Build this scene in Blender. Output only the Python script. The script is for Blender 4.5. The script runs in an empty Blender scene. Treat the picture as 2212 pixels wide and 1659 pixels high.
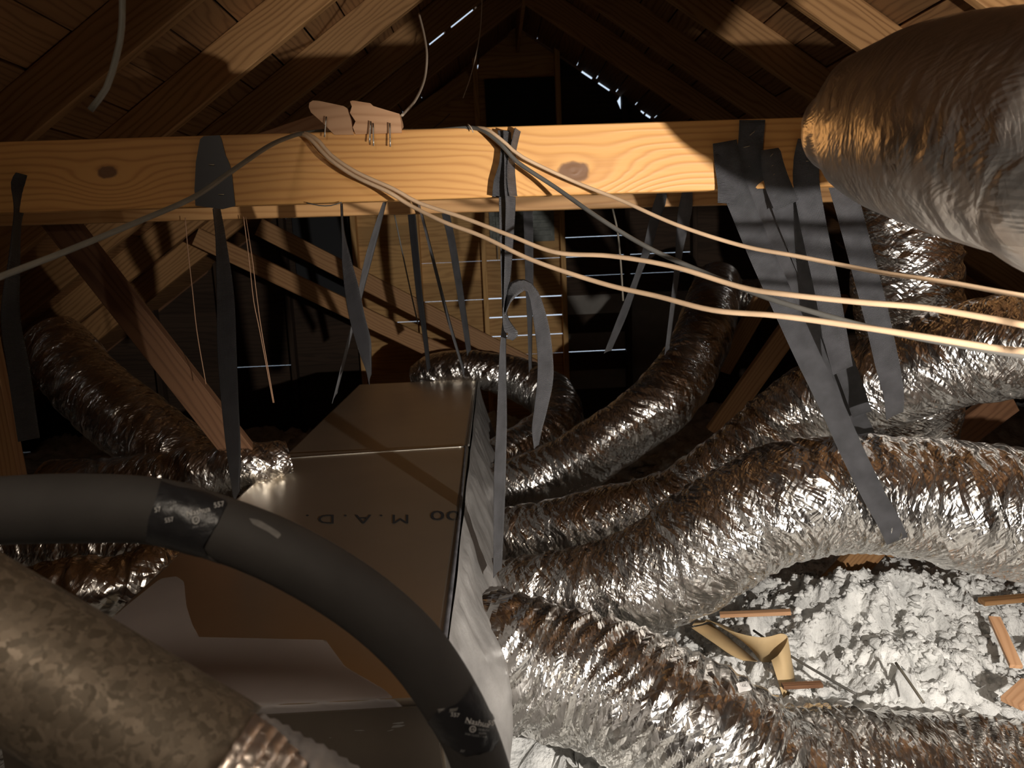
import bpy, math, random
import numpy as np
from mathutils import Vector, Matrix
from mathutils.bvhtree import BVHTree

random.seed(7)
sc = bpy.context.scene
C = sc.collection
PI = math.pi

# ---------------------------------------------------------------- camera
EYE = 1.30                       # height of the lens above the ceiling joists
F = 1660.0
W, H = 2212.0, 1659.0
pit, rol, yaw = math.radians(9.3), math.radians(2.5), math.radians(1.1)
fw = Vector((math.sin(yaw) * math.cos(pit), math.cos(yaw) * math.cos(pit), -math.sin(pit)))
rt0 = Vector((math.cos(yaw), -math.sin(yaw), 0))
up0 = rt0.cross(fw)
rt = rt0 * math.cos(rol) - up0 * math.sin(rol)
up = up0 * math.cos(rol) + rt0 * math.sin(rol)
CAM = Vector((0, 0, EYE))
cd = bpy.data.cameras.new('camera')
cd.sensor_width = 36.0
cd.lens = 36.0 * F / W
cd.clip_start = 0.02
cam = bpy.data.objects.new('camera', cd)
C.objects.link(cam)
R = Matrix((rt, up, -fw)).transposed().to_4x4()
cam.matrix_world = Matrix.Translation(CAM) @ R
sc.camera = cam
cd.dof.use_dof = True
cd.dof.focus_distance = 1.75
cd.dof.aperture_fstop = 7.0

# ---------------------------------------------------------------- world, lights, exposure
w = bpy.data.worlds.new('daylight')
sc.world = w
w.use_nodes = True
w.node_tree.nodes['Background'].inputs[0].default_value = (0.62, 0.74, 0.9, 1)
w.node_tree.nodes['Background'].inputs[1].default_value = 1.1

def spot(name, loc, aim, power, size, blend, rad, col):
    l = bpy.data.lights.new(name, 'SPOT')
    l.energy = power
    l.spot_size = math.radians(size)
    l.spot_blend = blend
    l.shadow_soft_size = rad
    l.color = col
    o = bpy.data.objects.new(name, l)
    C.objects.link(o)
    o.location = loc
    o.rotation_euler = (Vector(aim) - Vector(loc)).to_track_quat('-Z', 'Y').to_euler()
    return o

def area(name, loc, aim, power, sx, sy, col):
    l = bpy.data.lights.new(name, 'AREA')
    l.shape = 'RECTANGLE'
    l.size, l.size_y = sx, sy
    l.energy = power
    l.color = col
    o = bpy.data.objects.new(name, l)
    C.objects.link(o)
    o.location = loc
    o.rotation_euler = (Vector(aim) - Vector(loc)).to_track_quat('-Z', 'Y').to_euler()
    return o

LAMP = (0.80, 0.02, EYE - 0.28)
spot('work_lamp', LAMP, (1.05, 2.0, EYE - 0.50), 190, 102, 0.45, 0.014, (1.0, 0.93, 0.85))
fill = area('fill_light', (-0.55, -0.35, EYE + 0.95), (-0.35, 0.95, EYE - 0.7), 4.6, 0.4, 0.3, (1.0, 0.86, 0.70))  # added warm fill above the camera, brightens the near pipes and box top
fill.data.spread = math.radians(110)

sc.view_settings.view_transform = 'Standard'
sc.view_settings.look = 'None'
sc.view_settings.gamma = 1.0
sc.view_settings.use_curve_mapping = False
sc.view_settings.exposure = 0.0

# ---------------------------------------------------------------- projection helpers
def ray(px, py):
    return fw + rt * ((px - W / 2) / F) - up * ((py - H / 2) / F)

def PY(px, py, y):
    d = ray(px, py)
    return CAM + d * (y / d.y)

def PZ(px, py, z):
    d = ray(px, py)
    return CAM + d * ((z - EYE) / d.z)

def pxsize(n, y):
    return n * y / F

# ---------------------------------------------------------------- numpy noise
def _h(ix, iy, seed):
    n = (ix.astype(np.int64) * 374761393 + iy.astype(np.int64) * 668265263 + seed * 974711) & 0xffffffff
    n = ((n ^ (n >> 13)) * 1274126177) & 0xffffffff
    n = n ^ (n >> 16)
    return (n & 0xffff) / 32767.5 - 1.0

def vn(x, y, seed=0, smooth=True):
    ix, iy = np.floor(x), np.floor(y)
    fx, fy = x - ix, y - iy
    if smooth:
        fx = fx * fx * (3 - 2 * fx)
        fy = fy * fy * (3 - 2 * fy)
    a = _h(ix, iy, seed); b = _h(ix + 1, iy, seed)
    c = _h(ix, iy + 1, seed); d = _h(ix + 1, iy + 1, seed)
    return (a * (1 - fx) + b * fx) * (1 - fy) + (c * (1 - fx) + d * fx) * fy

def billow(x, y, seed, octs=4):
    s = np.zeros_like(x); a = 1.0; t = 0
    for k in range(octs):
        s += a * (1 - np.abs(vn(x, y, seed + k * 17)))**1.0
        t += a; x = x * 2.1; y = y * 2.1; a *= 0.52
    return s / t

# ---------------------------------------------------------------- materials
def nodes(name):
    m = bpy.data.materials.new(name)
    m.use_nodes = True
    nt = m.node_tree
    b = nt.nodes['Principled BSDF']
    return m, nt, b

def N(nt, typ, **kw):
    n = nt.nodes.new(typ)
    for k, v in kw.items():
        if k.startswith('i_'):
            n.inputs[k[2:].replace('_', ' ')].default_value = v
        elif k.startswith('n_'):
            n.inputs[int(k[2:])].default_value = v
        else:
            setattr(n, k, v)
    return n

def L(nt, a, b):
    nt.links.new(a, b)

def ramp(nt, fac, stops):
    r = nt.nodes.new('ShaderNodeValToRGB')
    e = r.color_ramp.elements
    while len(e) < len(stops):
        e.new(0.5)
    for k, (p, c) in enumerate(stops):
        e[k].position = p
        e[k].color = (c[0], c[1], c[2], 1)
    L(nt, fac, r.inputs[0])
    return r.outputs[0]

def mth(nt, op, a, b=None, c=None):
    n = nt.nodes.new('ShaderNodeMath'); n.operation = op
    for k, v in enumerate((a, b, c)):
        if v is None: continue
        if hasattr(v, 'is_linked'): L(nt, v, n.inputs[k])
        else: n.inputs[k].default_value = v
    return n.outputs[0]

def wood(name, light, dark, rough=0.55, knots=(), ring=70, bump=0.25):
    """length along local X; rings run along X"""
    m, nt, b = nodes(name)
    tc = N(nt, 'ShaderNodeTexCoord')
    oi = N(nt, 'ShaderNodeObjectInfo')
    mp = N(nt, 'ShaderNodeMapping'); mp.inputs['Scale'].default_value = (0.9, 5.5, 5.5)
    off = N(nt, 'ShaderNodeVectorMath', operation='ADD')
    rr = mth(nt, 'MULTIPLY', oi.outputs['Random'], 37.0)
    L(nt, tc.outputs['Object'], off.inputs[0]); L(nt, rr, off.inputs[1])
    L(nt, off.outputs[0], mp.inputs[0])
    n1 = N(nt, 'ShaderNodeTexNoise', i_Scale=1.6, i_Detail=3.0)
    L(nt, mp.outputs[0], n1.inputs['Vector'])
    sx = N(nt, 'ShaderNodeSeparateXYZ'); L(nt, tc.outputs['Object'], sx.inputs[0])
    g = mth(nt, 'ADD', sx.outputs['Z'], mth(nt, 'MULTIPLY', sx.outputs['Y'], 0.6))
    kmask = None
    for (kx, kz, kr) in knots:
        dx = mth(nt, 'MULTIPLY', mth(nt, 'SUBTRACT', sx.outputs['X'], kx), 0.62)
        dz = mth(nt, 'SUBTRACT', sx.outputs['Z'], kz)
        d = mth(nt, 'SQRT', mth(nt, 'ADD', mth(nt, 'MULTIPLY', dx, dx), mth(nt, 'MULTIPLY', dz, dz)))
        wgt = mth(nt, 'POWER', 2.718, mth(nt, 'MULTIPLY', mth(nt, 'MULTIPLY', d, d), -1.0 / (kr * 2.3)**2))
        mx = N(nt, 'ShaderNodeMix', data_type='FLOAT')
        L(nt, wgt, mx.inputs[0]); L(nt, g, mx.inputs[2]); L(nt, d, mx.inputs[3])
        g = mx.outputs[0]
        nz = N(nt, 'ShaderNodeTexNoise', i_Scale=40.0, i_Detail=2.0); L(nt, tc.outputs['Object'], nz.inputs['Vector'])
        dd = mth(nt, 'ADD', d, mth(nt, 'MULTIPLY', mth(nt, 'SUBTRACT', nz.outputs[0], 0.5), kr * 0.5))
        k = N(nt, 'ShaderNodeMapRange', interpolation_type='SMOOTHSTEP')
        L(nt, dd, k.inputs[0]); k.inputs[1].default_value = kr * 0.55; k.inputs[2].default_value = kr * 0.80
        k.inputs[3].default_value = 1; k.inputs[4].default_value = 0
        kmask = k.outputs[0] if kmask is None else mth(nt, 'MAXIMUM', kmask, k.outputs[0])
    ph = mth(nt, 'ADD', mth(nt, 'MULTIPLY', g, float(ring) * 6.28), mth(nt, 'MULTIPLY', n1.outputs[0], 34.0))
    s = mth(nt, 'SINE', ph)
    s = mth(nt, 'POWER', mth(nt, 'ADD', mth(nt, 'MULTIPLY', s, 0.5), 0.5), 2.2)
    mp2 = N(nt, 'ShaderNodeMapping'); mp2.inputs['Scale'].default_value = (4, 160, 160)
    L(nt, off.outputs[0], mp2.inputs[0])
    n2 = N(nt, 'ShaderNodeTexNoise', i_Scale=1.0, i_Detail=3.0); L(nt, mp2.outputs[0], n2.inputs['Vector'])
    n3 = N(nt, 'ShaderNodeTexNoise', i_Scale=2.2, i_Detail=2.0); L(nt, off.outputs[0], n3.inputs['Vector'])
    f = mth(nt, 'ADD', mth(nt, 'MULTIPLY', s, 0.62), mth(nt, 'MULTIPLY', n2.outputs[0], 0.35))
    f = mth(nt, 'ADD', f, mth(nt, 'MULTIPLY', mth(nt, 'SUBTRACT', n3.outputs[0], 0.5), 0.7))
    mid = [(a + 2 * c) / 3 for a, c in zip(dark, light)]
    col = ramp(nt, f, [(0.05, light), (0.5, mid), (1.0, dark)])
    if kmask is not None:
        kc = N(nt, 'ShaderNodeMix', data_type='RGBA')
        L(nt, kmask, kc.inputs[0]); L(nt, col, kc.inputs[6]); kc.inputs[7].default_value = (0.17, 0.085, 0.04, 1)
        col = kc.outputs[2]
    hs = N(nt, 'ShaderNodeHueSaturation')
    L(nt, col, hs.inputs['Color'])
    L(nt, mth(nt, 'ADD', mth(nt, 'MULTIPLY', oi.outputs['Random'], 0.35), 0.82), hs.inputs['Value'])
    L(nt, hs.outputs[0], b.inputs['Base Color'])
    b.inputs['Roughness'].default_value = rough
    b.inputs['Specular IOR Level'].default_value = 0.35
    bp = N(nt, 'ShaderNodeBump', i_Strength=bump, i_Distance=0.002)
    L(nt, f, bp.inputs['Height']); L(nt, bp.outputs[0], b.inputs['Normal'])
    return m

def foil(name, col=(0.80, 0.78, 0.75), rough=0.17, su=60.0, sv=9.0, strength=0.85, fine=1.0, shear=0.35):
    m, nt, b = nodes(name)
    uv = N(nt, 'ShaderNodeUVMap')
    ns = N(nt, 'ShaderNodeTexNoise', i_Scale=9.0, i_Detail=2.0)
    L(nt, uv.outputs[0], ns.inputs['Vector'])
    dis = N(nt, 'ShaderNodeVectorMath', operation='MULTIPLY_ADD')
    L(nt, ns.outputs['Color'], dis.inputs[0]); dis.inputs[1].default_value = (0.05, 0.05, 0); L(nt, uv.outputs[0], dis.inputs[2])
    def vor(sx, sy, dist, rot, feat='F1'):
        mp = N(nt, 'ShaderNodeMapping')
        mp.inputs['Scale'].default_value = (sx, sy, 1)
        mp0 = N(nt, 'ShaderNodeMapping'); mp0.inputs['Rotation'].default_value = (0, 0, rot)
        L(nt, dis.outputs[0], mp0.inputs[0]); L(nt, mp0.outputs[0], mp.inputs[0])
        v = N(nt, 'ShaderNodeTexVoronoi', voronoi_dimensions='2D', distance=dist, feature=feat)
        v.inputs['Scale'].default_value = 1.0
        L(nt, mp.outputs[0], v.inputs['Vector'])
        return v.outputs['Distance']
    def facet(sx, sy, rot, wv):
        mp0 = N(nt, 'ShaderNodeMapping'); mp0.inputs['Rotation'].default_value = (0, 0, rot)
        mp = N(nt, 'ShaderNodeMapping'); mp.inputs['Scale'].default_value = (sx, sy, 1)
        L(nt, dis.outputs[0], mp0.inputs[0]); L(nt, mp0.outputs[0], mp.inputs[0])
        v = N(nt, 'ShaderNodeTexVoronoi', voronoi_dimensions='2D')
        v.inputs['Scale'].default_value = 1.0
        L(nt, mp.outputs[0], v.inputs['Vector'])
        p = N(nt, 'ShaderNodeVectorMath', operation='SUBTRACT'); L(nt, mp.outputs[0], p.inputs[0]); L(nt, v.outputs['Position'], p.inputs[1])
        q = N(nt, 'ShaderNodeVectorMath', operation='SUBTRACT'); L(nt, v.outputs['Color'], q.inputs[0]); q.inputs[1].default_value = (0.5, 0.5, 0.5)
        q2 = N(nt, 'ShaderNodeVectorMath', operation='MULTIPLY'); L(nt, q.outputs[0], q2.inputs[0]); q2.inputs[1].default_value = (1, wv, 0)
        dt = N(nt, 'ShaderNodeVectorMath', operation='DOT_PRODUCT'); L(nt, p.outputs[0], dt.inputs[0]); L(nt, q2.outputs[0], dt.inputs[1])
        return dt.outputs['Value']
    a = facet(su, sv, shear, 1.5)
    a2 = facet(su * 1.7, sv * 1.6, -shear * 0.8, 1.5)
    c = facet(su * 3.0, sv * 7.0, 0.5, 1.3)
    d = vor(su * 1.3, sv * 5.0, 'MANHATTAN', -0.6)
    h = mth(nt, 'ADD', mth(nt, 'MULTIPLY', a, 1.3), mth(nt, 'MULTIPLY', a2, 0.7))
    h = mth(nt, 'ADD', h, mth(nt, 'MULTIPLY', c, 0.30 * fine))
    h = mth(nt, 'ADD', h, mth(nt, 'MULTIPLY', d, 0.22 * fine))
    bp = N(nt, 'ShaderNodeBump', i_Strength=strength, i_Distance=0.0075)
    L(nt, h, bp.inputs['Height']); L(nt, bp.outputs[0], b.inputs['Normal'])
    b.inputs['Base Color'].default_value = (*col, 1)
    b.inputs['Metallic'].default_value = 1.0
    b.inputs['Roughness'].default_value = rough
    return m

def plain(name, col, rough=0.6, metal=0.0, nscale=0, namt=0.3, bump=0.0, bscale=60, spec=0.4):
    m, nt, b = nodes(name)
    b.inputs['Base Color'].default_value = (*col, 1)
    b.inputs['Roughness'].default_value = rough
    b.inputs['Metallic'].default_value = metal
    b.inputs['Specular IOR Level'].default_value = spec
    tc = N(nt, 'ShaderNodeTexCoord')
    if nscale:
        n = N(nt, 'ShaderNodeTexNoise', i_Scale=float(nscale), i_Detail=4.0)
        L(nt, tc.outputs['Object'], n.inputs['Vector'])
        lo = [c * (1 - namt) for c in col]; hi = [min(1, c * (1 + namt)) for c in col]
        L(nt, ramp(nt, n.outputs[0], [(0.3, lo), (0.7, hi)]), b.inputs['Base Color'])
    if bump:
        n = N(nt, 'ShaderNodeTexNoise', i_Scale=float(bscale), i_Detail=5.0)
        L(nt, tc.outputs['Object'], n.inputs['Vector'])
        bp = N(nt, 'ShaderNodeBump', i_Strength=bump, i_Distance=0.01)
        L(nt, n.outputs[0], bp.inputs['Height']); L(nt, bp.outputs[0], b.inputs['Normal'])
    return m

def webbing(name, col):
    m, nt, b = nodes(name)
    uv = N(nt, 'ShaderNodeUVMap')
    sx = N(nt, 'ShaderNodeSeparateXYZ'); L(nt, uv.outputs[0], sx.inputs[0])
    s = mth(nt, 'SINE', mth(nt, 'MULTIPLY', sx.outputs[0], 6.283 / 0.0024))
    s2 = mth(nt, 'SINE', mth(nt, 'MULTIPLY', sx.outputs[1], 6.283 / 0.0016))
    hh = mth(nt, 'ADD', s, mth(nt, 'MULTIPLY', s2, 0.7))
    n = N(nt, 'ShaderNodeTexNoise', i_Scale=900.0, i_Detail=1.0); L(nt, uv.outputs[0], n.inputs['Vector'])
    n2 = N(nt, 'ShaderNodeTexNoise', i_Scale=24.0, i_Detail=3.0); L(nt, uv.outputs[0], n2.inputs['Vector'])
    hh = mth(nt, 'ADD', hh, mth(nt, 'MULTIPLY', n.outputs[0], 1.6))
    bp = N(nt, 'ShaderNodeBump', i_Strength=1.0, i_Distance=0.0013)
    L(nt, hh, bp.inputs['Height']); L(nt, bp.outputs[0], b.inputs['Normal'])
    cc = ramp(nt, n2.outputs[0], [(0.3, [c * 0.75 for c in col]), (0.7, [c * 1.25 for c in col])])
    L(nt, cc, b.inputs['Base Color'])
    b.inputs['Roughness'].default_value = 0.42
    b.inputs['Specular IOR Level'].default_value = 0.9
    return m

def galv(name):
    m, nt, b = nodes(name)
    tc = N(nt, 'ShaderNodeTexCoord')
    v = N(nt, 'ShaderNodeTexVoronoi', i_Scale=150.0)
    nz = N(nt, 'ShaderNodeTexNoise', i_Scale=60.0, i_Detail=3.0)
    L(nt, tc.outputs['Object'], nz.inputs['Vector'])
    ad = N(nt, 'ShaderNodeVectorMath', operation='MULTIPLY_ADD')
    L(nt, nz.outputs['Color'], ad.inputs[0]); ad.inputs[1].default_value = (0.03, 0.03, 0.03); L(nt, tc.outputs['Object'], ad.inputs[2])
    L(nt, ad.outputs[0], v.inputs['Vector'])
    s = N(nt, 'ShaderNodeSeparateColor'); L(nt, v.outputs['Color'], s.inputs[0])
    L(nt, ramp(nt, s.outputs[0], [(0.0, (0.115, 0.09, 0.062)), (1.0, (0.23, 0.18, 0.13))]), b.inputs['Base Color'])
    L(nt, ramp(nt, s.outputs[1], [(0.0, (0.50,) * 3), (1.0, (0.7,) * 3)]), b.inputs['Roughness'])
    b.inputs['Metallic'].default_value = 0.45
    return m

M = {}
M['tie'] = None
M['wood'] = wood('pine_board', (0.38, 0.21, 0.09), (0.22, 0.10, 0.04), 0.6, (), 60)
M['wood_tie2'] = wood('pine_tie_rear', (0.54, 0.30, 0.12), (0.36, 0.17, 0.06), 0.55, (), 60)
M['rafter'] = wood('rafter_wood', (0.43, 0.235, 0.095), (0.21, 0.10, 0.035), 0.65, ((1.0, 0.02, 0.05), (2.7, -0.02, 0.05)), 45)
M['sheath'] = wood('sheathing_wood', (0.31, 0.16, 0.065), (0.16, 0.075, 0.03), 0.75, (), 40)
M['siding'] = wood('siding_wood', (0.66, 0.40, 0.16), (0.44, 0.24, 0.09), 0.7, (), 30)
M['siding_shade'] = wood('siding_painted_shade', (0.055, 0.033, 0.02), (0.03, 0.018, 0.011), 0.8, (), 30)  # siding darkened to near black: shade of the outer gable bays put into colour
M['scrap'] = wood('scrap_wood', (0.62, 0.36, 0.20), (0.46, 0.24, 0.12), 0.6, (), 50)
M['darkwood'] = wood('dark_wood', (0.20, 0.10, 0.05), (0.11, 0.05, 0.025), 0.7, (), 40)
M['foil'] = foil('crinkled_foil', rough=0.22, su=85, sv=5.5, strength=0.95)
M['foil_far'] = foil('foil_far', rough=0.24, su=75, sv=6, strength=0.8)
M['foil_big'] = foil('foil_big', col=(0.80, 0.76, 0.71), rough=0.33, su=110, sv=6, strength=0.30, shear=0.12)
M['foil_bright'] = foil('foil_bright', rough=0.20, su=48, sv=4, strength=0.95, fine=1.1)
M['foil_tape'] = foil('foil_tape_crumple', col=(0.86, 0.74, 0.65), rough=0.42, su=14, sv=12, strength=0.45, fine=0.15)
M['board_foil'] = plain('duct_board_foil', (0.76, 0.68, 0.56), 0.38, 1.0, 3, 0.06, 0.02, 14)
M['mastic'] = plain('grey_mastic', (0.25, 0.24, 0.23), 0.42, 0, 8, 0.18, 0.35, 22)
M['mastic_dull'] = plain('thin_mastic', (0.30, 0.27, 0.26), 0.5, 0, 5, 0.12, 0.10, 18)
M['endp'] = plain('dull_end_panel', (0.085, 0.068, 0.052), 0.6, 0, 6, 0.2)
M['edge'] = plain('taped_edge', (0.10, 0.10, 0.11), 0.45, 0, 30, 0.4)
M['strap'] = webbing('strap_webbing', (0.135, 0.135, 0.145))
M['strap_dark'] = webbing('strap_webbing_dark', (0.035, 0.035, 0.04))
M['rubber'] = plain('foam_pipe_cover', (0.040, 0.036, 0.033), 0.75, 0, 14, 0.15, 0.05, 200)
M['scuff'] = plain('scuff', (0.16, 0.15, 0.14), 0.8, 0, 60, 0.3)
M['tape'] = plain('black_tape', (0.018, 0.018, 0.02), 0.38, 0, 0, 0.1, 0.3, 40)
M['print'] = plain('white_print', (0.55, 0.54, 0.52), 0.6)
M['printgrey'] = plain('grey_print', (0.25, 0.25, 0.25), 0.6)
M['ink'] = plain('ink', (0.012, 0.010, 0.010), 0.8)
M['cable_tan'] = plain('tan_cable', (0.62, 0.43, 0.27), 0.5, 0, 20, 0.12)
M['cable_grey'] = plain('grey_cable', (0.13, 0.115, 0.09), 0.55, 0, 20, 0.15)
M['cable_dark'] = plain('dark_cable', (0.10, 0.095, 0.085), 0.5, 0, 20, 0.15)
M['wire'] = plain('thin_wire', (0.45, 0.36, 0.27), 0.5)
M['copper'] = plain('copper_wire', (0.42, 0.24, 0.14), 0.5)
M['galv'] = galv('galvanised')
M['flex_grey'] = plain('flex_grey', (0.36, 0.34, 0.33), 0.45, 0.4, 30, 0.25, 0.2, 40)
M['steel'] = plain('steel', (0.5, 0.48, 0.44), 0.35, 1.0)
M['staple'] = plain('staple', (0.65, 0.55, 0.38), 0.4, 0.6)
M['insul'] = plain('insulation_fluff', (0.66, 0.66, 0.64), 0.95, 0, 11, 0.32, 0.9, 70, 0.1)
M['paper'] = plain('kraft_paper', (0.50, 0.36, 0.19), 0.7, 0, 12, 0.1)
M['felt'] = plain('roof_felt', (0.012, 0.011, 0.010), 0.9)
M['drywall'] = plain('joist_floor', (0.20, 0.18, 0.16), 0.9)
M['blackpaper'] = plain('black_paper', (0.018, 0.020, 0.023), 0.7)
M['ventgrey'] = plain('vent_grey', (0.20, 0.22, 0.20), 0.6, 0, 20, 0.3)
M['pale'] = plain('pale_panel', (0.24, 0.225, 0.205), 0.8, 0, 8, 0.15)
M['label'] = plain('paper_label', (0.72, 0.70, 0.68), 0.5)
M['film'] = None

# ---------------------------------------------------------------- object helpers
ORG = {}
def setp(o, label=None, cat=None, group=None, kind=None):
    if label: o['label'] = label
    if cat: o['category'] = cat
    if group: o['group'] = group
    if kind: o['kind'] = kind
    return o

def empty(name, loc=(0, 0, 0), label=None, cat=None, group=None, kind=None):
    o = bpy.data.objects.new(name, None)
    o.empty_display_size = 0.05
    C.objects.link(o)
    o.location = loc
    ORG[o.name] = Vector(loc)
    return setp(o, label, cat, group, kind)

def link(name, me, mat, parent, loc=None, mtx=None):
    o = bpy.data.objects.new(name, me)
    C.objects.link(o)
    if mat is not None and len(me.materials) == 0:
        me.materials.append(mat)
    po = ORG[parent.name] if parent is not None else Vector((0, 0, 0))
    if parent is not None:
        o.parent = parent
    if mtx is not None:
        o.matrix_local = Matrix.Translation(-po) @ mtx
        ORG[o.name] = mtx.translation.copy()
    else:
        o.location = Vector(loc) - po
        ORG[o.name] = Vector(loc)
    return o

def mk(name, verts, faces, mat, parent=None, smooth=False, uv=None, origin=None):
    """verts in world space; the mesh is stored round its own base point"""
    v = np.array([tuple(p) for p in verts], dtype=float) if not isinstance(verts, np.ndarray) else verts
    if origin is None:
        origin = Vector((float(v[:, 0].mean()), float(v[:, 1].mean()), float(v[:, 2].min())))
    v = v - np.array(origin)
    me = bpy.data.meshes.new(name)
    if isinstance(faces, np.ndarray):
        nf = len(faces)
        me.vertices.add(len(v)); me.vertices.foreach_set('co', v.ravel())
        me.loops.add(nf * 4); me.loops.foreach_set('vertex_index', faces.ravel())
        me.polygons.add(nf)
        me.polygons.foreach_set('loop_start', np.arange(nf) * 4)
        me.update(calc_edges=True)
        if uv is not None:
            l = me.uv_layers.new(name='UVMap')
            l.data.foreach_set('uv', uv.ravel())
    else:
        me.from_pydata([tuple(p) for p in v], [], faces)
        me.update()
        if uv is not None:
            l = me.uv_layers.new(name='UVMap')
            for p in me.polygons:
                for li in p.loop_indices:
                    l.data[li].uv = uv[me.loops[li].vertex_index]
    me.polygons.foreach_set('use_smooth', [smooth] * len(me.polygons))
    return link(name, me, mat, parent, loc=origin)

def boxmesh(name, lx, ly, lz, bev=0.0, uneven=0.0, cut=(0, 0)):
    """box centred on the origin, length on X; cut = slanted ends (shift of the lower edge)"""
    hx, hy, hz = lx / 2, ly / 2, lz / 2
    b = min(bev, hy * 0.4, hz * 0.4)
    if b > 0:
        prof = [(-hy + b, -hz), (hy - b, -hz), (hy, -hz + b), (hy, hz - b), (hy - b, hz), (-hy + b, hz), (-hy, hz - b), (-hy, -hz + b)]
    else:
        prof = [(-hy, -hz), (hy, -hz), (hy, hz), (-hy, hz)]
    n = len(prof)
    v = []
    for s, c in ((-1, cut[0]), (1, cut[1])):
        for (y, z) in prof:
            v.append((s * hx + c * (z / lz), y + random.uniform(-1, 1) * uneven, z + random.uniform(-1, 1) * uneven))
    f = [tuple(range(n))[::-1], tuple(range(n, 2 * n))]
    for k in range(n):
        f.append((k, (k + 1) % n, n + (k + 1) % n, n + k))
    me = bpy.data.meshes.new(name)
    me.from_pydata(v, [], f)
    me.update()
    return me

def board(name, a, b, wid, thk, mat, parent=None, face=None, bev=0.0015, cut=(0, 0), label=None, cat=None, group=None, uneven=0.0):
    """a straight timber from a to b; wid across, thk along `face` (the direction its broad side looks to)"""
    a, b = Vector(a), Vector(b)
    x = (b - a).normalized()
    y = Vector(face) if face is not None else Vector((0, -1, 0))
    y = (y - x * y.dot(x)).normalized()
    z = x.cross(y)
    if z.z < 0 and abs(z.z) > 1e-4:
        z = -z; y = -y
    mtx = Matrix((x, y, z)).transposed().to_4x4()
    if mtx.determinant() < 0:
        mtx = Matrix((x, -y, z)).transposed().to_4x4()
    mtx = Matrix.Translation((a + b) / 2) @ mtx
    me = boxmesh(name, (b - a).length, thk, wid, bev, uneven, cut)
    o = link(name, me, mat, parent, mtx=mtx)
    return setp(o, label, cat, group)

def spline(pts, step):
    """Catmull-Rom through rows (x,y,z,extra...)"""
    P = np.array(pts, dtype=float)
    P = np.vstack([2 * P[0] - P[1], P, 2 * P[-1] - P[-2]])
    out = []
    for i in range(1, len(P) - 2):
        p0, p1, p2, p3 = P[i - 1:i + 3]
        n = max(2, int(np.linalg.norm(p2[:3] - p1[:3]) / step))
        t = np.linspace(0, 1, n, endpoint=False)[:, None]
        out.append(0.5 * ((2 * p1) + (-p0 + p2) * t + (2 * p0 - 5 * p1 + 4 * p2 - p3) * t**2 + (-p0 + 3 * p1 - 3 * p2 + p3) * t**3))
    out.append(P[-2][None, :])
    return np.vstack(out)

def frames(S, ref):
    T = np.gradient(S[:, :3], axis=0)
    T /= np.linalg.norm(T, axis=1)[:, None] + 1e-12
    A = np.zeros_like(T)
    a = np.array(ref, dtype=float)
    for i in range(len(T)):
        a = a - T[i] * a.dot(T[i])
        a /= np.linalg.norm(a) + 1e-12
        A[i] = a
    B = np.cross(T, A)
    return T, A, B

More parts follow.
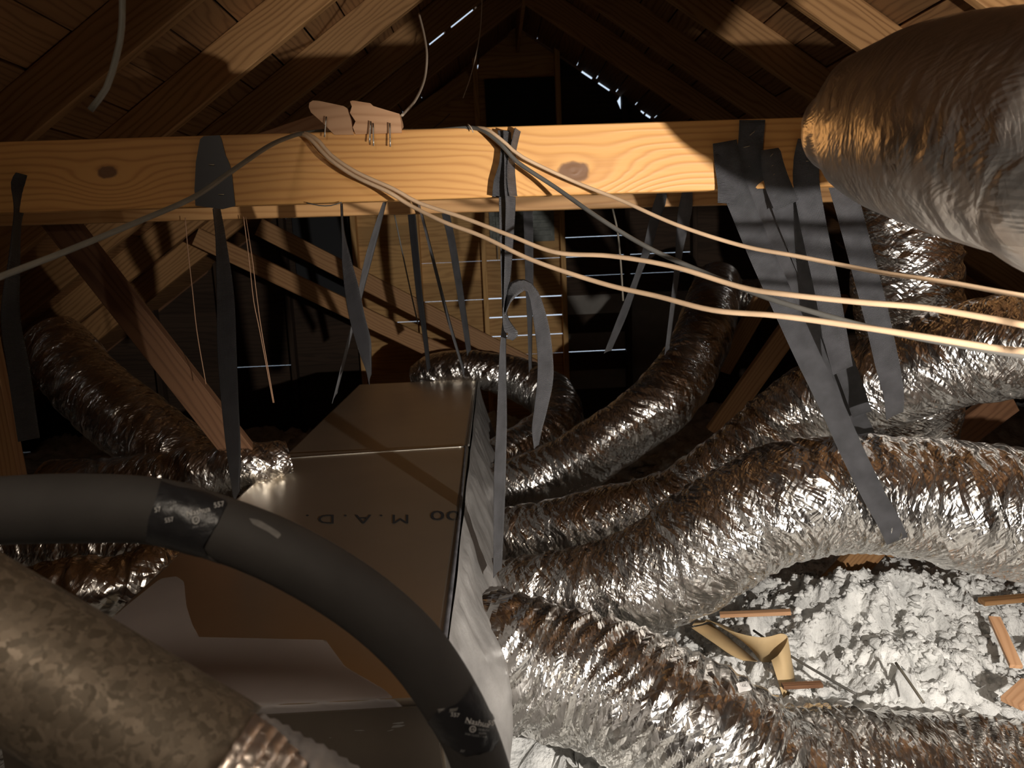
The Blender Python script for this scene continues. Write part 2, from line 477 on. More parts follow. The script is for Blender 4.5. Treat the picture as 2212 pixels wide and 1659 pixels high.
def duct(name, pts, mat, parent=None, step=0.005, nth=120, amp=1.0, seed=0, ref=(0, 1, -0.3), caps=False, rib=0.0, coil=0.0, world=False, lump=1.0, smooth=True, pleat=0.0):
    """pts = (px, py, Y, r); a flexible foil tube; ref points to where the seam goes (away from the lens)"""
    rows = []
    for p in pts:
        q = Vector(p[:3]) if world else PY(p[0], p[1], p[2])
        rows.append((q.x, q.y, q.z, p[3]))
    S = spline(rows, step)
    T, A, B = frames(S, ref)
    u = np.concatenate([[0], np.cumsum(np.linalg.norm(np.diff(S[:, :3], axis=0), axis=1))])
    th = np.linspace(0, 2 * PI, nth + 1)
    U, TH = np.meshgrid(u, th, indexing='ij')
    r = S[:, 3][:, None]
    V = TH * r
    Vp = TH / (2 * PI)                                    # periodic tables need a closed ring: fade at the seam
    fade = np.minimum(1, np.minimum(Vp, 1 - Vp) / 0.06)
    rs = float(S[:, 3].mean())
    d = np.zeros_like(U)
    if amp > 0:
        us = U + 0.22 * V * vn(U / 0.22, V / 0.4, seed + 3) + 0.02 * vn(U / 0.05, V / 0.07, seed + 4)
        w1 = 1 - np.abs(vn(us / 0.028, V / 0.16, seed + 1, False)) * 1.6
        w2 = vn(us / 0.060, V / 0.42, seed + 2, False)
        w3 = vn(us / 0.012, V / 0.05, seed + 5, False)
        w4 = vn(U / 0.30, V / 0.30, seed + 6) * lump
        w5 = -np.abs(vn(us / 0.035 + V / 0.20, V / 0.22, seed + 7, False))
        w6 = 1 - np.abs(vn(us / 0.05, V / 0.30, seed + 8, False)) * 2
        d = amp * (0.0040 * w1 + 0.0050 * w2 + 0.0010 * w3 + 0.010 * w4 + 0.0034 * w5 + 0.0040 * w6) * fade * (rs / 0.15)**0.5
    if pleat:
        pu = U + 0.30 * V * (0.7 + 0.5 * vn(U / 0.5, V * 0, seed + 12)) + 0.015 * vn(U / 0.09, V / 0.12, seed + 13)
        q_ = pu / 0.034 + 0.8 * vn(U / 0.12, V / 0.5, seed + 14)
        d += pleat * fade * (np.abs((q_ % 1.0) * 2 - 1) - 0.5) * (0.6 + 0.4 * vn(pu / 0.034, V / 0.35, seed + 15))
    if rib:
        d += rib * (0.5 + 0.5 * np.cos(2 * PI * U / 0.012))
    if coil:
        d += coil * (0.5 + 0.5 * np.cos(2 * PI * (U / 0.035))) 
    Rr = r + d
    P = S[:, None, :3] + A[:, None, :] * (np.cos(TH) * Rr)[..., None] + B[:, None, :] * (np.sin(TH) * Rr)[..., None]
    P = P[:, :-1, :]
    ns, nt_ = P.shape[0], nth
    idx = np.arange(ns * nt_).reshape(ns, nt_)
    a = idx[:-1, :]; b = np.roll(idx, -1, axis=1)[:-1, :]
    c = np.roll(idx, -1, axis=1)[1:, :]; e = idx[1:, :]
    faces = np.stack([a, e, c, b], axis=-1).reshape(-1, 4)
    Vv = TH * rs
    uu = U[:, :-1]; vv = Vv[:, :-1]; u2 = U[:, 1:]; v2 = Vv[:, 1:]
    uvs = np.stack([np.stack([uu[:-1], vv[:-1]], -1), np.stack([uu[1:], vv[1:]], -1),
                    np.stack([u2[1:], v2[1:]], -1), np.stack([u2[:-1], v2[:-1]], -1)], axis=2).reshape(-1, 2)
    o = mk(name, P.reshape(-1, 3), faces, mat, parent, smooth=smooth, uv=uvs)
    o['_n'] = 0
    del o['_n']
    return o, (P.reshape(-1, 3), faces)

def tube(name, pts, r, mat, parent=None, step=0.02, nth=10, world=False, ends=True):
    rows = []
    for p in pts:
        q = Vector(p[:3]) if world else PY(*p[:3])
        rows.append((q.x, q.y, q.z, p[3] if len(p) > 3 else r))
    S = spline(rows, step)
    T, A, B = frames(S, (0.1, 0.9, 0.35))
    v = []; f = []
    for i in range(len(S)):
        for k in range(nth):
            t = 2 * PI * k / nth
            v.append(S[i, :3] + (A[i] * math.cos(t) + B[i] * math.sin(t)) * S[i, 3])
    for i in range(len(S) - 1):
        for k in range(nth):
            k2 = (k + 1) % nth
            f.append((i * nth + k, (i + 1) * nth + k, (i + 1) * nth + k2, i * nth + k2))
    if ends:
        f.append(tuple(range(nth))); f.append(tuple(range((len(S) - 1) * nth, len(S) * nth))[::-1])
    return mk(name, np.array(v), f, mat, parent, smooth=True)

def ribbon(name, pts, mat, parent=None, width=0.045, thick=0.0016, step=0.012, world_mult=1.0, tw=1, rip=0.0):
    """pts = (px, py, Y, seen width in px): a strap of constant real width, turned so that it shows that width"""
    rows = []
    for (px, py, y, wp) in pts:
        q = PY(px, py, y)
        rows.append((q.x, q.y, q.z, min(0.995, pxsize(wp, y) / width)))
    S = spline(rows, step)
    T = np.gradient(S[:, :3], axis=0); T /= np.linalg.norm(T, axis=1)[:, None] + 1e-12
    n = len(S); nw = 5
    u = np.concatenate([[0], np.cumsum(np.linalg.norm(np.diff(S[:, :3], axis=0), axis=1))])
    v = []; uv = []
    for i in range(n):
        view = S[i, :3] - np.array(CAM); view /= np.linalg.norm(view)
        side = np.cross(T[i], view)
        nn = np.linalg.norm(side); side = side / (nn + 1e-9)
        vv = view - T[i] * view.dot(T[i]); vv /= np.linalg.norm(vv) + 1e-9
        c = max(0.04, min(0.995, S[i, 3])); s = math.sqrt(1 - c * c) * tw
        sd = side * c + vv * s
        nm = np.cross(T[i], sd)
        wob = rip * math.sin(u[i] * 31.0) + rip * 0.6 * math.sin(u[i] * 83.0 + 1)
        for layer in (-0.5, 0.5):
            for k in range(nw):
                a = (k / (nw - 1) - 0.5)
                cur = 0.05 * (a * a * 4 - 0.5) * width
                v.append(S[i, :3] + sd * a * width + nm * (layer * thick + cur + wob))
                uv.append((u[i], a * width))
    f = []
    m = 2 * nw
    for i in range(n - 1):
        for k in range(nw - 1):
            f.append((i * m + k, i * m + k + 1, (i + 1) * m + k + 1, (i + 1) * m + k))
            f.append((i * m + nw + k, (i + 1) * m + nw + k, (i + 1) * m + nw + k + 1, i * m + nw + k + 1))
        f.append((i * m, (i + 1) * m, (i + 1) * m + nw, i * m + nw))
        f.append((i * m + nw - 1, i * m + m - 1, (i + 1) * m + m - 1, (i + 1) * m + nw - 1))
    for i in (0, n - 1):
        for k in range(nw - 1):
            f.append((i * m + k, i * m + nw + k, i * m + nw + k + 1, i * m + k + 1))
    return mk(name, np.array(v), f, mat, parent, smooth=True, uv=uv)

def prism(name, outline, y0, y1, mat, parent=None, jag=0.0):
    """outline in photo pixels at depth y0, carried straight back to y1"""
    n = len(outline)
    v = [PY(x, y, y0) for (x, y) in outline]
    v += [p + Vector((random.uniform(-1, 1) * jag, y1 - y0, random.uniform(-1, 1) * jag)) for p in v]
    f = [tuple(range(n)), tuple(range(n, 2 * n))[::-1]] + [(k, n + k, n + (k + 1) % n, (k + 1) % n) for k in range(n)]
    return mk(name, v, f, mat, parent)

# ================================================================ THE ROOM
RX, RZ = 0.255, EYE + 1.62            # ridge line
SL = math.radians(34.5)
TAN, COS, SIN = math.tan(SL), math.cos(SL), math.sin(SL)
GY = 5.8                              # gable wall
Y0 = -1.75
RAFT = [1.69 + 0.61 * k for k in range(-5, 6)]

def roofpt(side, s, y, drop=0.0):
    """point on the underside of the sheathing: s = distance down the slope from the ridge"""
    return Vector((RX + side * (s * COS - drop * SIN), y, RZ - s * SIN - drop * COS))

floor = empty('floor', (0, 2, 0), kind='structure')
me = boxmesh('ceiling_board', 9.4, 9.4, 0.03)
link('ceiling_board', me, M['drywall'], floor, loc=(RX, 2.1, -0.02))
for k, y in enumerate(RAFT):
    if y < 3.0: continue
    board('joist', (-3.9, y + 0.03, 0.045), (4.3, y + 0.03, 0.045), 0.09, 0.038, M['wood'], floor, face=(0, -1, 0))

wb = empty('wall_rear', (RX, Y0, 0), kind='structure')
v = [(-4.2, Y0, 0), (4.7, Y0, 0), (RX, Y0, RZ + .1), (-4.2, Y0 - .03, 0), (4.7, Y0 - .03, 0), (RX, Y0 - .03, RZ + .1)]
mk('wall_panel', v, [(0, 1, 2), (5, 4, 3), (0, 3, 4, 1), (1, 4, 5, 2), (2, 5, 3, 0)], M['darkwood'], wb)

# roof: rafters, sheathing boards, felt
SLEN = (RZ + 0.02) / SIN
RW = 0.140
PITCH = 0.168
def onroof(side, px, py):
    n = Vector((side * SIN, 0, COS)); p0 = roofpt(side, 0, 0)
    d = ray(px, py)
    h = CAM + d * ((p0 - CAM).dot(n) / d.dot(n))
    return abs(h.x - RX) / COS, h.y
q1 = onroof(-1, 935, 67); q2 = onroof(-1, 987, 27)
YS = (q1[1] + q2[1]) / 2
YS = min(RAFT, key=lambda y: abs(y - YS)) - 0.036
SROWS = (int(q1[0] / PITCH), int(q2[0] / PITCH))
print('slits', q1, q2, SROWS)
for side, nm in ((-1, 'ceiling_left'), (1, 'ceiling_right')):
    rf = empty(nm, (RX, 2, RZ), kind='structure')
    nrm = Vector((side * SIN, 0, COS))
    for y in RAFT:
        a = roofpt(side, 0.02, y, RW / 2); b = roofpt(side, SLEN, y, RW / 2)
        board('rafter', a, b, RW, 0.038, M['rafter'], rf, face=(0, -1, 0), bev=0.003)
    nrow = int(SLEN / PITCH) + 1
    for row in range(nrow):
        s0 = row * PITCH
        sm = s0 + PITCH / 2
        cuts = [Y0]
        rr = random.Random(row * 7 + side)
        js = [y for y in RAFT if y > 0]
        cuts += sorted(rr.sample(js, 2))
        if side == -1 and row in (4, 6):
            cuts = [Y0, 1.69, RAFT[9]]
        cuts.append(GY)
        if side == -1 and row in SROWS:
            cuts = [Y0, YS, GY]
        for a, b in zip(cuts[:-1], cuts[1:]):
            if b <= a: continue
            ga = 0.002
            if side == -1 and row in SROWS and a == YS: a = YS + 0.095
            gap = 0.003 + 0.006 * rr.random()
            jit = rr.uniform(-0.002, 0.004)
            p = roofpt(side, sm, a + ga, -0.0095 - jit); q = roofpt(side, sm, b - ga, -0.0095 - jit)
            board('sheathing_board', p, q, PITCH - gap, 0.019, M['sheath'], rf, face=tuple(nrm), bev=0.001)
    # felt over the boards
    t0, t1 = -0.032, -0.036
    def feltpiece(ya, yb, s0=-0.02, s1=SLEN + 0.5):
        vv = [roofpt(side, s, y, t) for t in (t0, t1) for (s, y) in ((s0, ya), (s1, ya), (s1, yb), (s0, yb))]
        mk('roof_felt', vv, [(0, 1, 2, 3), (7, 6, 5, 4), (0, 4, 5, 1), (1, 5, 6, 2), (2, 6, 7, 3), (3, 7, 4, 0)], M['felt'], rf)
    if side == 1:
        feltpiece(Y0 - 0.02, GY - 0.004)
    else:
        sa, sb_ = min(SROWS) * PITCH, (max(SROWS) + 1) * PITCH
        feltpiece(Y0 - 0.02, YS + 0.02); feltpiece(YS + 0.34, GY + 0.03)
        feltpiece(YS + 0.02, YS + 0.34, -0.02, sa); feltpiece(YS + 0.02, YS + 0.34, sb_, SLEN + 0.5)
sm_ = onroof(-1, 964, 44)[0]
board('slit_block', roofpt(-1, sm_ - .022, YS + .05, -.009), roofpt(-1, sm_ + .022, YS + .05, -.009), 0.11, 0.018, M['sheath'], bpy.data.objects['ceiling_left'], face=(-SIN, 0, COS), bev=0)
rb = board('ridge_board', (RX, Y0, RZ - 0.09), (RX, GY, RZ - 0.09), 0.17, 0.02, M['rafter'], None, face=(1, 0, 0),
           label='long dark ridge board running along the peak of the roof', cat='beam')

# gable wall: studs, boards bay by bay, vents
wg = empty('wall_back', (RX, GY, 0), kind='structure')
def roofz(x):
    return RZ - abs(x - RX) * TAN
stud_px = [(620, 560), (772, 560), (905, 560), (1046, 560), (1215, 560), (1352, 560)]
sx = [PY(x, y, GY).x for x, y in stud_px]
dx = sx[4] - sx[3]
sx = [sx[0] - 0.5 * k for k in range(6, 0, -1)] + sx + [sx[-1] + 0.5 * k for k in range(1, 7)]
sx = [x for x in sx if roofz(x) > 0.15]
sxl = PY(790, 560, GY).x; sxr = PY(1190, 560, GY).x
for x in sx:
    top = roofz(x) - 0.0
    board('stud', (x, GY - 0.045, 0), (x, GY - 0.045, top + 0.02), 0.036, 0.089, M['siding'] if sxl - .1 < x < sxr + .2 else M['siding_shade'], wg, face=(0, -1, 0), bev=0.002)
BH = 0.143
zc = lambda py: PY(1200, py, GY).z
cracks = {}
rnd = random.Random(3)
bx = [RX - 4.1] + sx + [RX + 4.1]
def bay_of(px):
    x = PY(px, 560, GY).x
    for i in range(len(bx) - 1):
        if bx[i] <= x < bx[i + 1]: return i
def row_of(py, px=1200):
    return int(round(PY(px, py, GY).z / BH))
for (px, py, g) in [(1130, 556, .002), (1280, 552, .0035), (1420, 540, .003), (1280, 585, .002), (1400, 578, .002), (1000, 645, .003), (1130, 640, .008), (1130, 680, .009),
                    (1130, 724, .007), (990, 765, .003), (880, 697, .004), (700, 660, .0), (500, 797, .004), (1300, 500, .004), 
                    (1280, 760, .006), (980, 550, .0012), (830, 520, .0), (1130, 765, .003)]:
    cracks[(bay_of(px), row_of(py, px))] = g
PALE = set()
for (px, py) in [(1280, 655), (1280, 735), (1280, 810), (1400, 640), (1400, 680), (1400, 720), (1400, 760), (1400, 800)]:
    PALE.add((bay_of(px), int(PY(px, py, GY).z / BH)))
for i in range(len(bx) - 1):
    xa, xb = bx[i], bx[i + 1]
    row = 0
    while row * BH < max(roofz(xa), roofz(xb), RZ if xa < RX < xb else 0):
        z0, z1 = row * BH, (row + 1) * BH
        g = cracks.get((i, row), 0)
        z0 += g
        z1 += 0.0004 - 0.0
        thk = 0.018 + rnd.uniform(-0.002, 0.002)
        # clip to the roof slope
        lim = -0.010 if xb <= RX else -0.015
        def clipx(z):
            hw = (RZ + lim - z) / TAN
            return RX - hw, RX + hw
        l0, r0 = clipx(z0); l1, r1 = clipx(z1)
        a0, b0 = max(xa, l0), min(xb, r0)
        a1, b1 = max(xa, l1), min(xb, r1)
        if b0 > a0 + 0.01:
            if b1 < a1: a1 = b1 = min(max(RX, a0), b0)
            m = M['pale'] if (i, row) in PALE else (M['siding_shade'] if (xb < sxl or xa > sxr) else M['siding'])  # bays outside the lit middle get their shade from the darker colour
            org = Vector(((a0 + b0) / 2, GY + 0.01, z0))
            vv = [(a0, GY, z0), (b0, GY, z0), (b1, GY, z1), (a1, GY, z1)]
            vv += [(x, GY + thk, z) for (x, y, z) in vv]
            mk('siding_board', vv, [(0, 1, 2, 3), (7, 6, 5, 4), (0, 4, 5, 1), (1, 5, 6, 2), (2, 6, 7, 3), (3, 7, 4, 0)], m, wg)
        row += 1
# filler blocks leave only short slits of daylight along the right rake
for side in (-1, 1):
    pos = 0.05
    k = 0
    while pos < 2.6:
        ln = 5.0
        if side == 1:
            pxl = [(1258, 1280), (1294, 1318), (1340, 1362), (1385, 1392), (1396, 1406)]
        a = 0.0; b = ln
        if side == -1:
            board('rake_filler', roofpt(side, a, GY + 0.01, 0.008), roofpt(side, b, GY + 0.01, 0.008), 0.06, 0.016, M['darkwood'], wg, face=(0, -1, 0), bev=0)
            break
        # gaps in photo columns turned into slope distance
        gl = []
        for (p0, p1) in pxl:
            s_ = []
            for p in (p0, p1):
                py = 176 + 0.585 * (p - 1258)
                s_.append((PY(p, py, GY).x - RX) / COS)
            gl.append(tuple(s_))
        last = 0.02
        for (g0, g1) in gl + [(4.5, 4.5)]:
            board('rake_filler', roofpt(1, last, GY + 0.01, 0.010), roofpt(1, g0, GY + 0.01, 0.010), 0.044, 0.016, M['darkwood'], wg, face=(0, -1, 0), bev=0)
            last = g1
        break

def panel(name, x0, y0, x1, y1, Y, thk, mat, label, cat, parent=None):
    a = PY(x0, y0, Y); b = PY(x1, y1, Y)
    me = boxmesh(name, abs(b.x - a.x), thk, abs(a.z - b.z), 0.004)
    o = link(name, me, mat, parent, loc=((a.x + b.x) / 2, Y, (a.z + b.z) / 2))
    if cat: setp(o, label, cat)
    return o
panel('tar_paper', 1046, 172, 1206, 290, GY - 0.02, 0.012, M['blackpaper'], 'black tar paper panel between studs at the gable peak above the beams', 'panel')
panel('tar_paper', 628, 440, 766, 655, GY - 0.02, 0.012, M['blackpaper'], 'black paper panel between studs left of the lit gable boards', 'panel')
vt = empty('gable_vent', tuple(PY(1128, 545, GY - 0.03)), 'dull grey-green gable vent just below the beams behind the centre strap', 'vent')
panel('vent_frame', 1056, 455, 1198, 520, GY - 0.022, 0.012, M['ventgrey'], None, None, vt)
for k in range(3):
    panel('slat', 1064, 468 + 17 * k, 1190, 474 + 17 * k, GY - 0.035, 0.014, M['ventgrey'], None, None, vt)
panel('vent_post', 1070, 458, 1076, 560, GY - 0.05, 0.02, M['ventgrey'], None, None, vt)
bd = board('gable_brace', PY(868, 272, GY - 0.11), PY(1015, 168, GY - 0.11), 0.10, 0.038, M['siding'], None,
           label='diagonal brace board across the studs above the beam, left of the dark panel', cat='brace')

# ================================================================ TIE BEAMS
TY = 1.63
TH_ = 0.1397
a = PY(-700, 313 + 700 * .0320 + 71, TY); b = PY(2300, 240 + 71.5, TY)
# line of the beam: centre heights read at x=0 (384) and x=1600 (334)
def tiec(px): return 384 - 0.0315 * px
aL, aR = PY(-640, tiec(-640), TY), PY(2560, tiec(2560), TY)
tx = (aR - aL)
aR = PY(3290, tiec(3290), TY); mid = (aL + aR) / 2
def knotpos(px, py):
    p = PY(px, py, TY) - mid
    d = tx.normalized()
    up_ = Vector((-d.z, 0, d.x))
    return p.dot(d), p.dot(up_)
k1 = knotpos(1240, 372); k2 = knotpos(232, 372)
M['tie'] = wood('pine_tie', (0.62, 0.325, 0.105), (0.43, 0.19, 0.055), 0.5, ((k1[0], k1[1], 0.030), (k2[0], k2[1], 0.018)), 75, 0.3)
def tie(y, c0, c1, mat, label):
    p = PY(c0[0], c0[1], y); q = PY(c1[0], c1[1], y)
    return board('tie_beam', p + Vector((0, 0.019, 0)), q + Vector((0, 0.019, 0)), TH_, 0.038, mat, None, face=(0, -1, 0), bev=0.002, label=label, cat='beam')
tie(TY, (-640, tiec(-640)), (3290, tiec(3290)), M['tie'], 'nearer of the two pine tie beams, big knot right of centre, straps stapled to it')
# the second, 0.61 m behind: its lower edge shows under the first
Y2 = 2.24
tie(Y2, (-180, 432 + 0.028 * 180), (2690, 432 - 0.028 * 2690), M['wood_tie2'], 'rear pine tie beam showing as a strip under the nearer beam')

# scrap block with nails on the beam
sb = empty('scrap_block', tuple(PY(770, 289, TY)), 'broken offcut of pale wood with long nails, standing on the nearer beam', 'offcut')
prism('block_half', [(668, 222), (676, 217), (690, 218), (742, 229), (750, 234), (757, 256), (764, 291), (722, 291), (700, 268), (672, 243), (667, 232)], TY - 0.004, TY + 0.034, M['scrap'], sb, 0.002)
prism('block_half', [(756, 219), (762, 217), (800, 223), (806, 229), (863, 246), (866, 262), (868, 287), (768, 290), (762, 275), (768, 262), (756, 244), (760, 230)], TY - 0.004, TY + 0.034, M['scrap'], sb, 0.002)
for (x0, y0, x1, y1) in ((801, 262, 798, 308), (806, 266, 807, 315), (842, 266, 843, 317), (705, 252, 701, 296)):
    tube('nail', [(x0, y0, TY - 0.012), ((x0 + x1) / 2, (y0 + y1) / 2, TY - 0.013), (x1, y1, TY - 0.015)], 0.0016, M['steel'], sb, nth=8)

# ================================================================ BRACES
def strut(p0, p1, y0, y1, wid, mat, label, name='brace_board', cut=(0, 0)):
    a = PY(p0[0], p0[1], y0); b = PY(p1[0], p1[1], y1)
    return board(name, a, b, wid, 0.038, mat, None, face=(0, -1, 0), bev=0.002, label=label, cat='brace', cut=cut)
strut((100, 440), (560, 1030), 2.32, 2.32, 0.089, M['darkwood'], 'dark brace board slanting down at far left behind the long strap')  # shade at far left is put into this brace by the dark wood
strut((425, 511), (1080, 823), 4.45, 4.45, 0.100, M['wood'], 'lower of two parallel slanted braces behind the beams')
strut((560, 490), (1170, 803), 4.5, 4.5, 0.100, M['wood'], 'upper of two parallel slanted braces behind the beams')
strut((1745, 655), (1545, 935), 3.2, 3.3, 0.089, M['wood'], 'slanted brace lit at its foot, right of the rising duct')
strut((1650, 640), (1560, 800), 3.9, 4.1, 0.089, M['wood'], 'dark brace between the rising duct and the lit brace')
strut((1920, 1140), (1780, 1290), 2.55, 2.45, 0.10, M['wood'], 'orange brace foot sunk in white insulation under the strapped duct')
strut((1850, 1215), (2160, 1195), 2.9, 2.9, 0.06, M['wood'], 'board lying behind the insulation mound under the strapped duct')
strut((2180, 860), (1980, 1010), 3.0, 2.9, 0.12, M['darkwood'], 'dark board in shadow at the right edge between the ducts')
strut((-60, 640), (22, 1060), 2.2, 2.1, 0.089, M['wood'], 'brace board cut by the left edge of the picture')
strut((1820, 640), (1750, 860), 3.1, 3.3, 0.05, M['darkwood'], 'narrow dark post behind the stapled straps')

strut((540, 318), (705, 262), 2.85, 2.85, 0.062, M['scrap'], 'short pale board end peeping above the beam left of the offcut block')

# ================================================================ TRUNK DUCT (duct board box)
zt = EYE - 0.64
nl = PZ(150, 1620, zt); nr = PZ(940, 1560, zt)
yn = 1.06
def topx(px, py): return PZ(px, py, zt)
L0 = topx(770, 830); L1 = topx(525, 1060); R0 = topx(1030, 815); R1 = topx(966, 1330)
def ext(p, q, y):  # line p->q carried to world y
    t = (y - p.y) / (q.y - p.y)
    return p + (q - p) * t
yj = topx(800, 972).y
bxo = empty('trunk_duct', tuple(((L0 + R1) / 2).to_tuple()[:2]) + (0.1,), 'large rectangular duct with brown foil top running away under the beams', 'duct')
def section(name, ya, yb, dz, ins, mat):
    la, lb = ext(L0, L1, ya), ext(L0, L1, yb); ra, rb_ = ext(R0, R1, ya), ext(R0, R1, yb)
    la.x += ins; lb.x += ins; ra.x -= ins; rb_.x -= ins
    rb2 = 0.012
    prof_a = []
    rings = []
    for (l, r) in ((la, ra), (lb, rb_)):
        z = zt + dz
        ring = [(l.x, l.y, 0.16), (l.x, l.y, z - rb2), (l.x + rb2 * .3, l.y, z - rb2 * .3), (l.x + rb2, l.y, z), (r.x - rb2, r.y, z), (r.x - rb2 * .3, r.y, z - rb2 * .3), (r.x, r.y, z - rb2), (r.x + 0.03, r.y, 0.16)]
        rings.append(ring)
    n = 8
    v = rings[0] + rings[1]
    f = [tuple(range(n))[::-1], tuple(range(n, 2 * n))] + [(k, (k + 1) % n, n + (k + 1) % n, n + k) for k in range(n)]
    return mk(name, v, f, mat, bxo), (v, f)
_, g1 = section('duct_section', yn, yj, 0.0, 0.0, M['board_foil'])
_, g2 = section('duct_section', yj + 0.003, L0.y + 0.02, -0.006, 0.004, M['board_foil'])
# seam strip across the joint, folded corner
p0 = topx(600, 992); p1 = topx(1004, 965)
tube('seam_tape', [(*(p0 + Vector((0, 0, 0.001))), 0.0025), (*((p0 + p1) / 2 + Vector((0, 0.004, 0.001))), 0.0025), (*(p1 + Vector((0, 0, .001))), 0.0025)], 0.003, M['steel'], bxo, world=True)
tube('seam_tape', [(*(ext(R0, R1, yj) + Vector((-.01, 0, 0))), 0.003), (*(ext(R0, R1, (yj + yn) / 2) + Vector((.0, 0, -.002))), 0.004), (*(ext(R0, R1, yn + .02) + Vector((.0, 0, -.002))), 0.005)], 0.004, M['edge'], bxo, world=True)
tube('seam_tape', [(*(ext(R0, R1, L0.y) + Vector((0, 0, -.006))), 0.003), (*(ext(R0, R1, yj + .02) + Vector((.0, 0, -.006))), 0.003)], 0.003, M['pale'], bxo, world=True)

def bvh_of(v, f):
    return BVHTree.FromPolygons([Vector(tuple(p)) for p in v], [tuple(int(i) for i in q) for q in f])

def decal(name, poly, bvh, mat, parent, off=0.001, step=7.0, crum=0.0, uvs=False, thick=0.0, edge_noise=0.0, seed=0):
    """patch with a pixel outline laid onto a real surface"""
    xs = [p[0] for p in poly]; ys = [p[1] for p in poly]
    x0, x1, y0, y1 = min(xs), max(xs), min(ys), max(ys)
    nx = max(2, int((x1 - x0) / step)); ny = max(2, int((y1 - y0) / step))
    def inside(x, y):
        r = False; j = len(poly) - 1
        for i in range(len(poly)):
            xi, yi = poly[i]; xj, yj_ = poly[j]
            if (yi > y) != (yj_ > y) and x < (xj - xi) * (y - yi) / (yj_ - yi) + xi: r = not r
            j = i
        return r
    # snap grid to outline row by row
    v = []; idx = {}; uv = []
    rows = []
    for j in range(ny + 1):
        y = y0 + (y1 - y0) * min(max(j / ny, 0.002), 0.998)
        cr = []
        for i in range(len(poly)):
            (xa, ya), (xb, yb) = poly[i], poly[(i + 1) % len(poly)]
            if (ya > y) != (yb > y): cr.append(xa + (xb - xa) * (y - ya) / (yb - ya))
        if len(cr) < 2: rows.append(None); continue
        cr.sort(); rows.append((y, cr[0], cr[-1]))
    for j, rw in enumerate(rows):
        if rw is None: continue
        y, xa, xb = rw
        if edge_noise:
            xa += edge_noise * float(vn(np.array([y / 9.0]), np.array([0.5]), seed)[0]); xb += edge_noise * float(vn(np.array([y / 9.0]), np.array([7.5]), seed)[0])
        for i in range(nx + 1):
            x = xa + (xb - xa) * i / nx
            d = ray(x, y).normalized()
            h, n_, _, _ = bvh.ray_cast(CAM, d)
            if h is None: continue
            if n_.dot(d) > 0: n_ = -n_
            c = crum * float(vn(np.array([x / 13.0]), np.array([y / 13.0]), 5 + seed, False)[0] + 1) if crum else 0
            e = 0 if (i in (0, nx) or j in (0, ny)) else thick
            idx[(j, i)] = len(v); v.append(h + n_ * (off + c + e)); uv.append((x * 0.0006, y * 0.0006))
    f = []
    for j in range(ny):
        for i in range(nx):
            q = [idx.get((j, i)), idx.get((j, i + 1)), idx.get((j + 1, i + 1)), idx.get((j + 1, i))]
            if None not in q:
                pts = [v[k] for k in q]
                if max((pts[a] - pts[(a + 1) % 4]).length for a in range(4)) < 0.5:
                    f.append(tuple(q))
    if not f: return None
    return mk(name, v, f, mat, parent, smooth=True, uv=uv)

boxb = bvh_of(g1[0], g1[1])
boxb2 = bvh_of(g2[0], g2[1])
decal('mastic_patch', [(265, 1316), (345, 1252), (380, 1245), (398, 1258), (403, 1310), (416, 1350), (441, 1396), (560, 1391), (704, 1384), (745, 1440), (830, 1490), (880, 1535), (740, 1575), (560, 1600), (300, 1620), (180, 1500), (200, 1380)],
      boxb, M['mastic_dull'], bxo, off=0.0006, step=6, thick=0.0012)
decal('mastic_bead', [(690, 1588), (760, 1566), (775, 1560), (850, 1552), (905, 1545), (920, 1556), (880, 1572), (800, 1582), (720, 1592)], boxb, M['mastic'], bxo, off=0.001, step=5, thick=0.004, crum=0.002)

fl = [ext(L0, L1, yn), ext(R0, R1, yn)]
vv = [(fl[0].x + .004, yn - y_, z) for y_ in (0.004, 0.008) for z in (0.17, zt - 0.012)] 
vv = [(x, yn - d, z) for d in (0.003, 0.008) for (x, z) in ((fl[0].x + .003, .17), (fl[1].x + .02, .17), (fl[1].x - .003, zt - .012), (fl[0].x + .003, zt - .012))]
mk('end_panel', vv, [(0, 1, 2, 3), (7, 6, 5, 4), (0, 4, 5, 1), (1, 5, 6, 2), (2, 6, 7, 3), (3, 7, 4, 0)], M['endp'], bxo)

# lettering on decals
def text_mesh(s, size=1.0):
    cu = bpy.data.curves.new('txt', 'FONT'); cu.body = s; cu.size = size; cu.align_x = 'CENTER'; cu.align_y = 'CENTER'
    cu.resolution_u = 3
    o = bpy.data.objects.new('txt', cu); C.objects.link(o)
    dg = bpy.context.evaluated_depsgraph_get()
    me = bpy.data.meshes.new_from_object(o.evaluated_get(dg))
    v = [(p.co.x, p.co.y) for p in me.vertices]; f = [tuple(p.vertices) for p in me.polygons]
    bpy.data.objects.remove(o); bpy.data.curves.remove(cu); bpy.data.meshes.remove(me)
    return v, f

def text_decal(name, s, px, py, size, rot, bvh, mat, parent, sx=1.0, sy=1.0, off=0.0016, shear=0.0, bold=False):
    v, f = text_mesh(s)
    c, sn = math.cos(rot), math.sin(rot)
    out = []
    ok = []
    for (x, y) in v:
        x2, y2 = (x + shear * y) * size * sx, y * size * sy
        X = px + x2 * c - y2 * sn
        Y = py - (x2 * sn + y2 * c)
        d = ray(X, Y).normalized()
        h, n_, _, _ = bvh.ray_cast(CAM, d)
        if h is None:
            out.append(Vector((0, 0, 0))); ok.append(False); continue
        if n_.dot(d) > 0: n_ = -n_
        out.append(h + n_ * off); ok.append(True)
    f = [q for q in f if all(ok[k] for k in q)]
    used = sorted({k for q in f for k in q})
    if not f: return None
    mp = {k: i for i, k in enumerate(used)}
    return mk(name, [out[k] for k in used], [tuple(mp[k] for k in q) for q in f], mat, parent)

